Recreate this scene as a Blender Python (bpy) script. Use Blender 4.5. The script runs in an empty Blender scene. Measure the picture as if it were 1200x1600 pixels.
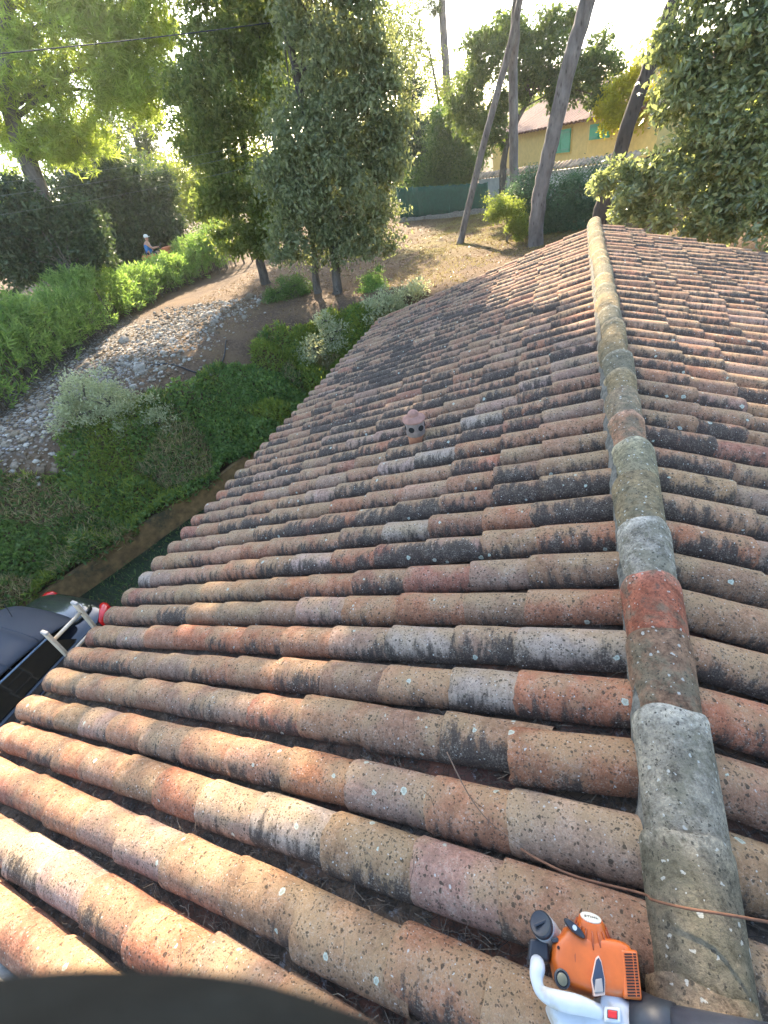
import bpy, bmesh, math, random
import numpy as np
from mathutils import Vector, Matrix

# ------------------------------------------------------------------ camera, sky, sun, exposure
SC = bpy.context.scene
COL = SC.collection
R = math.radians
cam = bpy.data.cameras.new("camera")
camo = bpy.data.objects.new("camera", cam)
COL.objects.link(camo)
cam.sensor_fit = 'HORIZONTAL'
cam.sensor_width = 36.0
cam.lens = 20.007
cam.clip_start = 0.004
cam.clip_end = 2000.0
CAMM = Matrix(((0.93223, -0.06457, 0.35605), (0.30895, 0.6543, -0.69025), (-0.18839, 0.75348, 0.62991)))
CAMP = Vector((-0.4922, 0.0, 1.5975))
camo.matrix_world = Matrix.Translation(CAMP) @ CAMM.to_4x4()
cam.dof.use_dof = True
cam.dof.focus_distance = 4.0
cam.dof.aperture_fstop = 26.0
SC.camera = camo

SUN_AZ, SUN_EL = R(-24), R(29)
world = bpy.data.worlds.new("World")
SC.world = world
world.use_nodes = True
wn = world.node_tree.nodes
sky = wn.new('ShaderNodeTexSky')
sky.sky_type = 'NISHITA'
sky.sun_disc = False
sky.sun_elevation = SUN_EL
sky.sun_rotation = SUN_AZ
sky.air_density = 1.0
sky.dust_density = 1.0
world.node_tree.links.new(sky.outputs[0], wn['Background'].inputs[0])
wn['Background'].inputs[1].default_value = 0.15
sl = bpy.data.lights.new("sun", 'SUN')
sl.energy = 4.5
sl.angle = R(0.5)
sl.color = (1.0, 0.84, 0.62)
so = bpy.data.objects.new("sun", sl)
COL.objects.link(so)
SUN_DIR = Vector((math.sin(SUN_AZ)*math.cos(SUN_EL), math.cos(SUN_AZ)*math.cos(SUN_EL), math.sin(SUN_EL)))
so.rotation_euler = SUN_DIR.to_track_quat('Z', 'Y').to_euler()
so.location = (0, 0, 30)
SC.view_settings.view_transform = 'Standard'
SC.view_settings.look = 'None'
SC.view_settings.exposure = 2.5
SC.view_settings.gamma = 1.0
SC.cycles.max_bounces = 8
SC.cycles.transparent_max_bounces = 6

rng = np.random.default_rng(7)
random.seed(7)

# ------------------------------------------------------------------ helpers
def tag(o, label=None, cat=None, group=None, kind=None):
    if label: o['label'] = label
    if cat: o['category'] = cat
    if group: o['group'] = group
    if kind: o['kind'] = kind
    return o

def empty(name, loc=(0, 0, 0)):
    o = bpy.data.objects.new(name, None)
    o.empty_display_size = 0.1
    o.location = loc
    COL.objects.link(o)
    return o

def attach(o, parent):
    if parent is not None:
        o.parent = parent
        o.matrix_parent_inverse = Matrix.Translation(-Vector(parent_loc(parent)))
    return o

def parent_loc(p):
    return Vector(p.location)          # every child keeps world coordinates

def np_mesh(name, V, F, mat, parent=None, smooth=True, sharp=None, colattr=None, uv=None):
    """V (n,3); F list of (m,k) arrays or one array; colattr (n,3); uv (n,2)"""
    if not isinstance(F, list): F = [F]
    F = [np.asarray(f, dtype=np.int32) for f in F if len(f)]
    V = np.asarray(V, dtype=np.float32)
    me = bpy.data.meshes.new(name)
    me.vertices.add(len(V)); me.vertices.foreach_set('co', V.ravel())
    loops = np.concatenate([f.ravel() for f in F])
    tot = np.concatenate([np.full(len(f), f.shape[1], dtype=np.int32) for f in F])
    start = np.concatenate([[0], np.cumsum(tot)[:-1]]).astype(np.int32)
    me.loops.add(len(loops)); me.loops.foreach_set('vertex_index', loops)
    me.polygons.add(len(tot)); me.polygons.foreach_set('loop_start', start)
    try: me.polygons.foreach_set('loop_total', tot)
    except Exception: pass
    me.polygons.foreach_set('use_smooth', np.full(len(tot), smooth, dtype=bool))
    me.update(calc_edges=True)
    if colattr is not None:
        a = me.color_attributes.new('tone', 'FLOAT_COLOR', 'POINT')
        c4 = np.ones((len(V), 4), dtype=np.float32); c4[:, :colattr.shape[1]] = colattr
        a.data.foreach_set('color', c4.ravel())
    if uv is not None:
        u = me.uv_layers.new(name='UVMap')
        u.data.foreach_set('uv', np.asarray(uv, dtype=np.float32)[loops].ravel())
    me.validate()
    if sharp is not None: me.set_sharp_from_angle(angle=R(sharp))
    if mat is not None: me.materials.append(mat)
    o = bpy.data.objects.new(name, me)
    COL.objects.link(o)
    attach(o, parent)
    return o

class MB:
    """collects simple shapes and builds ONE mesh object"""
    def __init__(self): self.v = []; self.f = []; self.n = 0
    def add(self, V, F):
        V = np.asarray(V, float)
        self.v.append(V)
        for f in F: self.f.append([i+self.n for i in f])
        self.n += len(V)
        return self
    def box(self, c, s, M=None):
        x, y, z = [k/2 for k in s]
        V = np.array([(-x,-y,-z),(x,-y,-z),(x,y,-z),(-x,y,-z),(-x,-y,z),(x,-y,z),(x,y,z),(-x,y,z)])
        if M is not None: V = V @ np.array(M.to_3x3()).T
        return self.add(V+np.array(c), [(0,3,2,1),(4,5,6,7),(0,1,5,4),(1,2,6,5),(2,3,7,6),(3,0,4,7)])
    def tube(self, pts, rad, seg=8, cap=True):
        pts = [Vector(p) for p in pts]
        rad = rad if hasattr(rad, '__len__') else [rad]*len(pts)
        V = []; F = []
        prev = None
        for i, p in enumerate(pts):
            t = (pts[min(i+1, len(pts)-1)]-pts[max(i-1, 0)]).normalized()
            if prev is None:
                a = t.orthogonal().normalized()
            else:
                a = (prev - t*prev.dot(t)).normalized()
            prev = a
            b = t.cross(a)
            for k in range(seg):
                an = 2*math.pi*k/seg
                V.append(p + (a*math.cos(an)+b*math.sin(an))*rad[i])
        for i in range(len(pts)-1):
            for k in range(seg):
                k2 = (k+1) % seg
                F.append((i*seg+k, i*seg+k2, (i+1)*seg+k2, (i+1)*seg+k))
        if cap:
            F.append(tuple(range(seg))[::-1]); F.append(tuple((len(pts)-1)*seg+k for k in range(seg)))
        return self.add([tuple(v) for v in V], F)
    def lathe(self, prof, c=(0,0,0), axis=(0,0,1), seg=24, cap=True):
        ax = Vector(axis).normalized(); a = ax.orthogonal().normalized(); b = ax.cross(a)
        V = []; F = []
        for r, h in prof:
            for k in range(seg):
                an = 2*math.pi*k/seg
                V.append(tuple(Vector(c)+ax*h+(a*math.cos(an)+b*math.sin(an))*r))
        for i in range(len(prof)-1):
            for k in range(seg):
                k2 = (k+1) % seg
                F.append((i*seg+k, i*seg+k2, (i+1)*seg+k2, (i+1)*seg+k))
        if cap:
            F.append(tuple(range(seg))[::-1]); F.append(tuple((len(prof)-1)*seg+k for k in range(seg)))
        return self.add(V, F)
    def puff(self, pts, levels):
        """levels: list of (z, inset 0..1 towards the centroid); closed prism-like body"""
        P = np.array([p[:2] for p in pts]); c = P.mean(0)
        a = 0.5*np.sum(P[:,0]*np.roll(P[:,1],-1)-np.roll(P[:,0],-1)*P[:,1])
        if a < 0: P = P[::-1]
        n = len(P); V = []; F = []
        for z, ins in levels:
            for q in P: V.append((*(q+(c-q)*ins), z))
        for i in range(len(levels)-1):
            for k in range(n):
                k2 = (k+1) % n
                F.append((i*n+k, i*n+k2, (i+1)*n+k2, (i+1)*n+k))
        F.append(tuple(range(n))[::-1]); F.append(tuple((len(levels)-1)*n+k for k in range(n)))
        return self.add(V, F)
    def build(self, name, mat, parent=None, smooth=False, bevel=0.0, subsurf=0, sharp=None):
        me = bpy.data.meshes.new(name)
        me.from_pydata(np.concatenate(self.v).tolist(), [], self.f)
        me.update()
        if smooth:
            for p in me.polygons: p.use_smooth = True
            if sharp: me.set_sharp_from_angle(angle=R(sharp))
        if mat: me.materials.append(mat)
        o = bpy.data.objects.new(name, me)
        COL.objects.link(o)
        if bevel:
            m = o.modifiers.new('bevel', 'BEVEL'); m.width = bevel; m.segments = 2; m.limit_method = 'ANGLE'; m.angle_limit = R(40)
        if subsurf:
            m = o.modifiers.new('sub', 'SUBSURF'); m.levels = subsurf; m.render_levels = subsurf
        attach(o, parent)
        return o

# ------------------------------------------------------------------ materials
class NT:
    def __init__(self, name):
        self.m = bpy.data.materials.new(name); self.m.use_nodes = True
        self.t = self.m.node_tree; self.n = self.t.nodes
        self.b = self.n['Principled BSDF']; self.out = self.n['Material Output']
    def new(self, typ, **kw):
        nd = self.n.new(typ)
        for k, v in kw.items(): setattr(nd, k, v)
        return nd
    def link(self, a, b): self.t.links.new(a, b)
    def coords(self, kind='Object', scale=(1,1,1)):
        tc = self.new('ShaderNodeTexCoord')
        mp = self.new('ShaderNodeMapping'); mp.inputs['Scale'].default_value = scale
        self.link(tc.outputs[kind], mp.inputs[0]); return mp.outputs[0]
    def noise(self, scale, detail=4, rough=.55, vec=None, dist=0):
        nd = self.new('ShaderNodeTexNoise'); nd.inputs['Scale'].default_value = scale
        nd.inputs['Detail'].default_value = detail; nd.inputs['Roughness'].default_value = rough
        nd.inputs['Distortion'].default_value = dist
        if vec is not None: self.link(vec, nd.inputs['Vector'])
        return nd.outputs['Fac']
    def voro(self, scale, vec=None, rand=1.0):
        nd = self.new('ShaderNodeTexVoronoi'); nd.inputs['Scale'].default_value = scale
        nd.inputs['Randomness'].default_value = rand
        if vec is not None: self.link(vec, nd.inputs['Vector'])
        return nd.outputs['Distance'], nd.outputs['Color']
    def ramp(self, fac, stops, interp='LINEAR'):
        nd = self.new('ShaderNodeValToRGB'); nd.color_ramp.interpolation = interp
        e = nd.color_ramp.elements
        while len(e) < len(stops): e.new(.5)
        for el, (p, c) in zip(e, stops):
            el.position = p; el.color = (*c, 1) if len(c) == 3 else c
        self.link(fac, nd.inputs[0]); return nd.outputs[0]
    def step(self, fac, lo, hi):
        nd = self.new('ShaderNodeMapRange'); nd.interpolation_type = 'SMOOTHSTEP'
        self.link(fac, nd.inputs[0]); nd.inputs[1].default_value = lo; nd.inputs[2].default_value = hi
        return nd.outputs[0]
    def mix(self, fac, a, b, typ='MIX'):
        nd = self.new('ShaderNodeMix', data_type='RGBA', blend_type=typ)
        if isinstance(fac, (int, float)): nd.inputs[0].default_value = fac
        else: self.link(fac, nd.inputs[0])
        for i, v in ((6, a), (7, b)):
            if isinstance(v, tuple): nd.inputs[i].default_value = (*v, 1)
            else: self.link(v, nd.inputs[i])
        return nd.outputs[2]
    def math(self, op, a, b=0.0):
        nd = self.new('ShaderNodeMath', operation=op)
        for i, v in ((0, a), (1, b)):
            if isinstance(v, (int, float)): nd.inputs[i].default_value = v
            else: self.link(v, nd.inputs[i])
        return nd.outputs[0]
    def bump(self, h, strength=.5, dist=.01):
        nd = self.new('ShaderNodeBump'); nd.inputs['Strength'].default_value = strength
        nd.inputs['Distance'].default_value = dist
        self.link(h, nd.inputs['Height']); self.link(nd.outputs[0], self.b.inputs['Normal'])
    def color(self, c):
        if isinstance(c, tuple): self.b.inputs['Base Color'].default_value = (*c, 1)
        else: self.link(c, self.b.inputs['Base Color'])
    def rough(self, r, spec=.5):
        self.b.inputs['Roughness'].default_value = r
        self.b.inputs['Specular IOR Level'].default_value = spec

def simple(name, col, rough=.6, var=.25, scale=12, bump=.0, spec=.5, metal=0.0, dirt=None):
    t = NT(name); v = t.coords()
    n = t.noise(scale, 5, .6, v)
    lo = tuple(c*(1-var) for c in col); hi = tuple(min(1, c*(1+var)) for c in col)
    c = t.ramp(n, [(.3, lo), (.7, hi)])
    if dirt:
        d = t.step(t.noise(scale*.35, 6, .65, v), .52, .68)
        c = t.mix(d, c, dirt)
    t.color(c); t.rough(rough, spec); t.b.inputs['Metallic'].default_value = metal
    if bump: t.bump(t.noise(scale*3, 5, .6, v), bump, .01)
    return t.m

def leaf_mat(name, a, b, trans=.45, gloss=.25, tint=(1.0, 1.0, .55), rough=.45):
    """two leaf colours mixed per leaf and per clump, with light passing through"""
    t = NT(name)
    geo = t.new('ShaderNodeNewGeometry')
    n = t.noise(.9, 3, .6, t.coords())
    f = t.math('ADD', t.math('MULTIPLY', geo.outputs['Random Per Island'], .6), t.math('MULTIPLY', n, .55))
    c = t.ramp(f, [(.25, a), (.85, b)])
    t.color(c); t.rough(rough, gloss)
    tr = t.new('ShaderNodeBsdfTranslucent')
    t.link(t.mix(1.0, c, tuple(min(1.6, k*1.9) for k in tint), 'MULTIPLY'), tr.inputs[0])
    mx = t.new('ShaderNodeMixShader'); mx.inputs[0].default_value = trans
    t.link(t.b.outputs[0], mx.inputs[1]); t.link(tr.outputs[0], mx.inputs[2])
    t.link(mx.outputs[0], t.out.inputs[0])
    return t.m

def bark_mat(name, a, b, scale=6):
    t = NT(name); v = t.coords('Object', (1, 1, .35))
    n = t.noise(scale, 6, .65, v); d, _ = t.voro(scale*2.2, v)
    c = t.ramp(n, [(.3, a), (.7, b)])
    c = t.mix(t.step(d, .0, .3), tuple(k*.5 for k in a), c)
    t.color(c); t.rough(.95, .2); t.bump(d, .7, .03)
    return t.m
BLOBS = {
    'pine_left': [(-17.34, 15.85, 5.76, 1.26), (-15.64, 17.32, 6.38, 1.43), (-14.27, 18.45, 6.3, 1.13), (-15.77, 17.53, 4.99, 1.4), (-17.29, 16.22, 4.27, 1.13), (-18.23, 15.2, 4.13, 0.92), (-14.64, 18.43, 5.11, 0.95), (-17.09, 15.74, 7.0, 0.91), (-15.93, 16.84, 7.11, 0.94), (-13.99, 18.23, 7.74, 1.23), (-15.49, 16.86, 8.16, 1.28), (-12.55, 19.35, 7.28, 0.98), (-19.36, 13.93, 3.16, 0.74), (-18.71, 14.31, 5.55, 1.28)],
    'oak_mid': [(-10.17, 15.96, 5.15, 1.03), (-11.31, 15.35, 4.46, 0.85), (-10.11, 16.24, 3.8, 1.33), (-11.29, 15.57, 3.06, 1.13), (-10.84, 15.93, 1.88, 1.23), (-9.15, 16.6, 4.84, 1.06), (-10.26, 16.27, 0.65, 1.03), (-11.7, 15.35, 1.56, 0.86), (-11.78, 15.21, 3.09, 0.6), (-11.7, 15.3, 0.43, 0.72), (-8.43, 16.66, 6.11, 1.07), (-9.72, 15.92, 6.32, 0.91), (-11.03, 15.73, 0.06, 0.63)],
    'olive': [(-5.97, 13.63, 3.36, 1.09), (-5.45, 13.92, 2.45, 1.11), (-6.91, 13.32, 2.25, 1.15), (-6.39, 13.57, 1.2, 1.33), (-5.19, 14.03, 1.37, 0.76), (-7.46, 13.04, 0.85, 0.97), (-5.85, 13.71, 0.05, 0.93), (-6.83, 13.27, -0.06, 0.77), (-7.72, 12.92, 1.63, 0.76), (-4.84, 14.06, 3.14, 0.64), (-5.2, 13.82, 4.03, 0.82), (-6.22, 13.37, 4.32, 0.69), (-4.87, 14.12, 2.21, 0.63), (-7.99, 12.67, 0.06, 0.59), (-5.18, 13.62, 5.0, 0.94)],
    'dark_ev': [(-22.66, 21.64, 2.84, 2.09), (-21.85, 22.47, 1.33, 1.51), (-23.17, 21.13, 1.01, 1.64), (-21.16, 23.09, 2.43, 1.17), (-23.32, 20.9, 3.3, 1.48), (-23.04, 21.21, 0.06, 1.55), (-21.2, 23.06, 1.0, 0.93)],
    'dark_bush': [(-16.97, 13.81, 1.94, 0.86), (-17.47, 13.17, 2.3, 0.82), (-18.05, 12.41, 1.47, 0.84), (-17.48, 13.17, 1.14, 0.88), (-18.25, 12.11, 2.12, 0.88), (-18.43, 11.84, 1.05, 0.74), (-16.9, 13.89, 1.02, 0.81), (-17.62, 12.94, 2.81, 0.61)],
    'bghaze': [(-30.33, 32.18, 4.82, 2.13), (-29.12, 33.38, 3.19, 1.86), (-26.71, 35.26, 3.96, 1.65), (-31.02, 31.37, 6.05, 1.47), (-28.51, 33.57, 6.52, 1.3), (-25.5, 35.94, 5.89, 1.56), (-32.29, 30.18, 5.3, 1.29)],
    'bgshrub': [(-23.11, 28.01, 1.36, 1.26), (-21.92, 28.93, 1.91, 1.25), (-23.3, 27.82, 2.91, 1.19), (-22.16, 28.72, 0.23, 0.95), (-24.13, 27.09, 3.43, 0.99)],
    'bgfar': [(-26.06, 33.21, 4.34, 1.39), (-27.58, 31.89, 5.21, 1.11), (-24.03, 34.55, 5.62, 1.5), (-28.81, 30.66, 6.31, 1.39)],
    'cypress': [(-8.78, 29.81, -0.36, 1.0), (-8.66, 29.9, 1.07, 0.88), (-8.58, 29.92, 2.41, 0.71), (-8.45, 29.89, 3.65, 0.51), (-8.36, 29.84, 4.57, 0.27)],
    'midtree': [(-6.78, 28.31, 1.1, 1.1), (-7.7, 28.05, 0.08, 1.07), (-6.39, 28.34, -0.17, 1.06), (-5.78, 28.51, 1.54, 0.98), (-6.5, 28.36, 2.29, 0.82), (-5.54, 28.53, 0.34, 0.88)],
    'farbright': [(-8.44, 39.14, 3.77, 1.26), (-9.98, 38.73, 4.7, 1.06), (-11.41, 38.24, 5.88, 1.03), (-6.96, 39.38, 4.38, 1.04), (-11.46, 38.0, 7.56, 1.29), (-9.87, 38.55, 6.69, 0.82), (-9.02, 39.07, 2.27, 1.53), (-11.08, 38.55, 3.01, 1.33), (-7.27, 39.4, 2.9, 1.1), (-9.42, 38.77, 5.76, 0.85), (-12.01, 37.69, 8.45, 1.09), (-10.25, 38.29, 7.83, 0.94), (-11.11, 38.27, 6.39, 1.18), (-6.48, 39.35, 5.57, 0.66)],
    'oak_house': [(-4.42, 24.64, 3.12, 0.92), (-3.16, 24.76, 3.76, 1.02), (-1.76, 24.88, 3.71, 1.08), (-0.43, 24.98, 2.56, 0.91), (0.34, 24.99, 1.76, 0.62), (-4.1, 24.74, 1.78, 0.94), (-0.96, 24.99, 1.94, 0.53), (-2.44, 24.89, 2.81, 0.85), (-4.23, 24.59, 4.17, 0.72), (-4.98, 24.58, 2.46, 0.69), (-1.47, 24.96, 2.6, 0.75), (0.01, 24.97, 2.73, 0.59), (-3.31, 24.83, 2.22, 0.63), (-3.73, 24.78, 1.07, 0.53), (0.69, 24.96, 2.49, 0.55), (0.28, 24.94, 3.17, 0.48), (-1.33, 24.86, 4.11, 0.66), (-2.92, 24.73, 4.38, 0.68)],
    'right': [(0.83, 11.84, 0.16, 0.49), (1.46, 11.77, 0.27, 0.57), (2.18, 11.54, -0.33, 0.56), (2.8, 11.33, -0.6, 0.59), (1.73, 11.77, 0.87, 0.71), (2.46, 11.58, 0.47, 0.73), (1.3, 11.87, 1.55, 0.54), (1.97, 11.74, 1.72, 0.66), (2.17, 11.69, 2.17, 0.53), (0.4, 11.91, 0.44, 0.33), (0.06, 11.92, 0.34, 0.25), (0.59, 11.82, -0.17, 0.3), (1.26, 11.7, -0.42, 0.39), (3.16, 11.28, -0.26, 0.64), (1.08, 11.88, 2.15, 0.38), (1.93, 11.54, -0.61, 0.32), (1.54, 11.77, 2.73, 0.67), (2.8, 11.53, 1.3, 0.72)],
    'yellowR': [(2.37, 23.82, 2.23, 0.53), (2.66, 23.79, 1.27, 0.56), (0.68, 23.97, 1.32, 0.5), (1.08, 23.95, 1.6, 0.68), (1.61, 23.9, 2.16, 0.65), (0.96, 23.95, 0.9, 0.51), (1.99, 23.86, 1.06, 0.58)],
    'shrub_dark': [(-1.05, 17.87, -0.47, 0.87), (-0.29, 17.88, -0.43, 0.71), (-1.85, 17.88, -0.0, 0.55), (-0.61, 17.79, -1.14, 0.65), (0.04, 17.81, -0.98, 0.45), (-1.42, 17.8, -0.93, 0.57)],
    'shrub_lt': [(-2.43, 16.78, -0.28, 0.45), (-2.04, 16.76, -0.77, 0.4), (-2.63, 16.73, -0.5, 0.27), (-1.83, 16.72, -1.14, 0.22)],
    'cistusA': [(-5.02, 11.79, -1.47, 0.47), (-4.35, 12.03, -1.45, 0.41), (-4.63, 11.85, -1.78, 0.37), (-5.37, 11.61, -1.63, 0.34)],
    'cistusB': [(-6.91, 10.67, -2.13, 0.45), (-6.41, 11.0, -2.02, 0.41), (-6.14, 11.19, -1.85, 0.38), (-7.25, 10.38, -2.35, 0.31), (-6.58, 11.06, -1.51, 0.25)],
    'greybush': [(-9.52, 5.77, -0.88, 0.45), (-9.29, 5.95, -1.26, 0.49), (-9.03, 6.12, -1.67, 0.49), (-8.72, 6.37, -1.97, 0.38), (-9.64, 5.4, -1.26, 0.41), (-9.21, 5.72, -1.91, 0.32), (-9.73, 5.39, -0.96, 0.23), (-8.65, 6.25, -2.32, 0.2)],
    'smallbush': [(-9.0, 13.3, -1.03, 0.43), (-8.54, 13.57, -1.05, 0.39), (-9.31, 13.05, -1.21, 0.27), (-8.31, 13.66, -1.3, 0.28)],
    'greenbush': [(-5.67, 13.04, -1.16, 0.39), (-5.98, 12.86, -1.42, 0.32), (-5.44, 13.07, -1.45, 0.25)],
}
TRUNKS = {
    'pine_left': [(-19.01, 14.47, 1.73), (-18.65, 14.8, 3.51), (-18.44, 14.85, 4.7), (-17.87, 15.19, 6.0), (-16.97, 15.73, 7.37), (-15.92, 16.27, 8.64)],
    'pine_edge': [(-15.18, 8.51, 0.64), (-15.04, 8.78, 1.94), (-14.87, 8.97, 2.97)],
    'olive': [(-6.99, 13.2, -1.32), (-6.94, 13.4, -0.4), (-6.9, 13.56, 1.14), (-6.88, 13.49, 3.1), (-6.73, 13.3, 4.63), (-6.49, 13.15, 5.59)],
    'olive2': [(-7.82, 13.52, -1.03), (-7.72, 13.71, -0.19), (-7.72, 13.82, 1.25)],
    'oak_mid': [(-11.32, 16.1, -0.4), (-10.96, 16.45, 1.49), (-10.71, 16.51, 3.47), (-10.33, 16.47, 5.1)],
    'T7': [(-4.08, 17.89, -1.42), (-3.65, 18.15, -0.09), (-2.97, 18.33, 1.77), (-2.38, 18.34, 3.18), (-2.08, 18.26, 4.08), (-1.73, 18.09, 5.25)],
    'T8': [(-2.27, 18.78, -0.66), (-2.28, 18.9, 0.82), (-2.31, 18.88, 2.66), (-2.2, 18.75, 4.16), (-2.08, 18.54, 5.42)],
    'T9': [(-1.3, 15.88, -0.22), (-1.08, 15.97, 0.77), (-0.74, 15.99, 2.22), (-0.38, 15.9, 3.4), (-0.1, 15.75, 4.39)],
    'T10': [(0.35, 14.84, -0.4), (0.58, 14.91, 0.41), (0.79, 14.94, 1.31), (1.04, 14.91, 2.1), (1.29, 14.84, 2.88), (1.45, 14.71, 3.79)],
    'far_pine': [(-8.51, 39.16, 3.15), (-8.44, 39.06, 4.98), (-8.34, 38.71, 7.94), (-8.29, 38.46, 9.35)],
    'thin1': [(-28.23, 31.35, 5.01), (-27.82, 31.53, 6.42), (-27.38, 31.7, 7.58)],
    'thin2': [(-27.86, 31.7, 4.75), (-27.14, 32.12, 6.28)],
    'thin3': [(-25.86, 33.39, 3.93), (-25.36, 33.57, 5.9), (-24.98, 33.68, 7.11)],
    'oak_house': [(-3.31, 24.79, -0.05), (-3.2, 24.84, 0.75), (-2.73, 24.9, 1.61), (-2.19, 24.93, 2.28)],
    'right': [(2.1, 12.05, -0.49), (2.02, 12.22, 0.8), (2.01, 12.24, 1.97)],
}
BLOWER = {
    'cover': [(-0.4197, 0.1613, 0.1), (-0.3929, 0.1766, 0.1), (-0.3903, 0.1938, 0.1), (-0.376, 0.1982, 0.1), (-0.3548, 0.1851, 0.1), (-0.2923, 0.2035, 0.1), (-0.2545, 0.2074, 0.1), (-0.2366, 0.2009, 0.1), (-0.226, 0.1239, 0.1), (-0.2641, 0.1086, 0.1), (-0.31, 0.0965, 0.1), (-0.3659, 0.0923, 0.1), (-0.4128, 0.0883, 0.1)],
    'collar': [(-0.4639, 0.1484, 0.09), (-0.4221, 0.1615, 0.09), (-0.4177, 0.1213, 0.09), (-0.4667, 0.1057, 0.09)],
    'handle': [(-0.4453, 0.1103, 0.125), (-0.4464, 0.0816, 0.125), (-0.4347, 0.0651, 0.125), (-0.4028, 0.0636, 0.125), (-0.3577, 0.0706, 0.125), (-0.3137, 0.0775, 0.125), (-0.289, 0.0819, 0.125)],
    'housing': [(-0.3134, 0.1093, 0.1), (-0.3067, 0.1165, 0.1), (-0.2704, 0.1263, 0.1), (-0.2653, 0.1091, 0.1), (-0.2214, 0.1206, 0.1), (-0.2139, 0.0902, 0.1), (-0.2224, 0.043, 0.1), (-0.2788, -0.0015, 0.1), (-0.356, -0.0108, 0.1), (-0.4026, 0.0182, 0.1), (-0.4274, 0.0483, 0.1), (-0.4117, 0.0573, 0.1), (-0.3748, 0.0538, 0.1), (-0.3148, 0.0698, 0.1)],
    'switch': [(-0.3012, 0.0816, 0.125), (-0.2839, 0.0854, 0.125), (-0.2846, 0.074, 0.125), (-0.3018, 0.0702, 0.125)],
    'bezel': [(-0.3081, 0.0851, 0.122), (-0.2758, 0.0928, 0.122), (-0.2773, 0.0701, 0.122), (-0.3091, 0.0613, 0.122)],
    'tube': [(-0.2326, 0.084, 0.13), (-0.1833, 0.095, 0.13), (-0.0188, 0.1209, 0.13), (0.1123, 0.1428, 0.13)],
    'intake': [(-0.323, 0.1513, 0.14), (-0.3176, 0.1573, 0.14), (-0.3127, 0.1505, 0.14), (-0.3073, 0.1257, 0.14), (-0.3082, 0.1057, 0.14), (-0.3272, 0.0976, 0.14), (-0.3317, 0.1178, 0.14)],
    'intake_lo': [(-0.3267, 0.1214, 0.142), (-0.3113, 0.1284, 0.142), (-0.3085, 0.1036, 0.142), (-0.33, 0.0957, 0.142)],
    'plug': [(-0.3925, 0.0995, 0.135)],
    'starter0': [(-0.3292, 0.1955, 0.11)],
    'starter1': [(-0.3368, 0.2204, 0.135)],
    'lever': [(-0.3898, 0.2023, 0.15), (-0.3675, 0.192, 0.15), (-0.3458, 0.1831, 0.15)],
    'cap': [(-0.4408, 0.1807, 0.13)],
    'neck': [(-0.4072, 0.1745, 0.1)],
    'vents': [(-0.264, 0.1831, 0.135), (-0.2392, 0.1909, 0.135), (-0.2617, 0.1133, 0.135), (-0.2369, 0.1214, 0.135)],
    'dots': [(-0.4013, 0.1488, 0.13), (-0.389, 0.1527, 0.13)],
    'latch': [(-0.417, 0.1594, 0.13), (-0.4032, 0.1671, 0.13), (-0.4002, 0.1591, 0.13), (-0.414, 0.1536, 0.13)],
}
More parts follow.
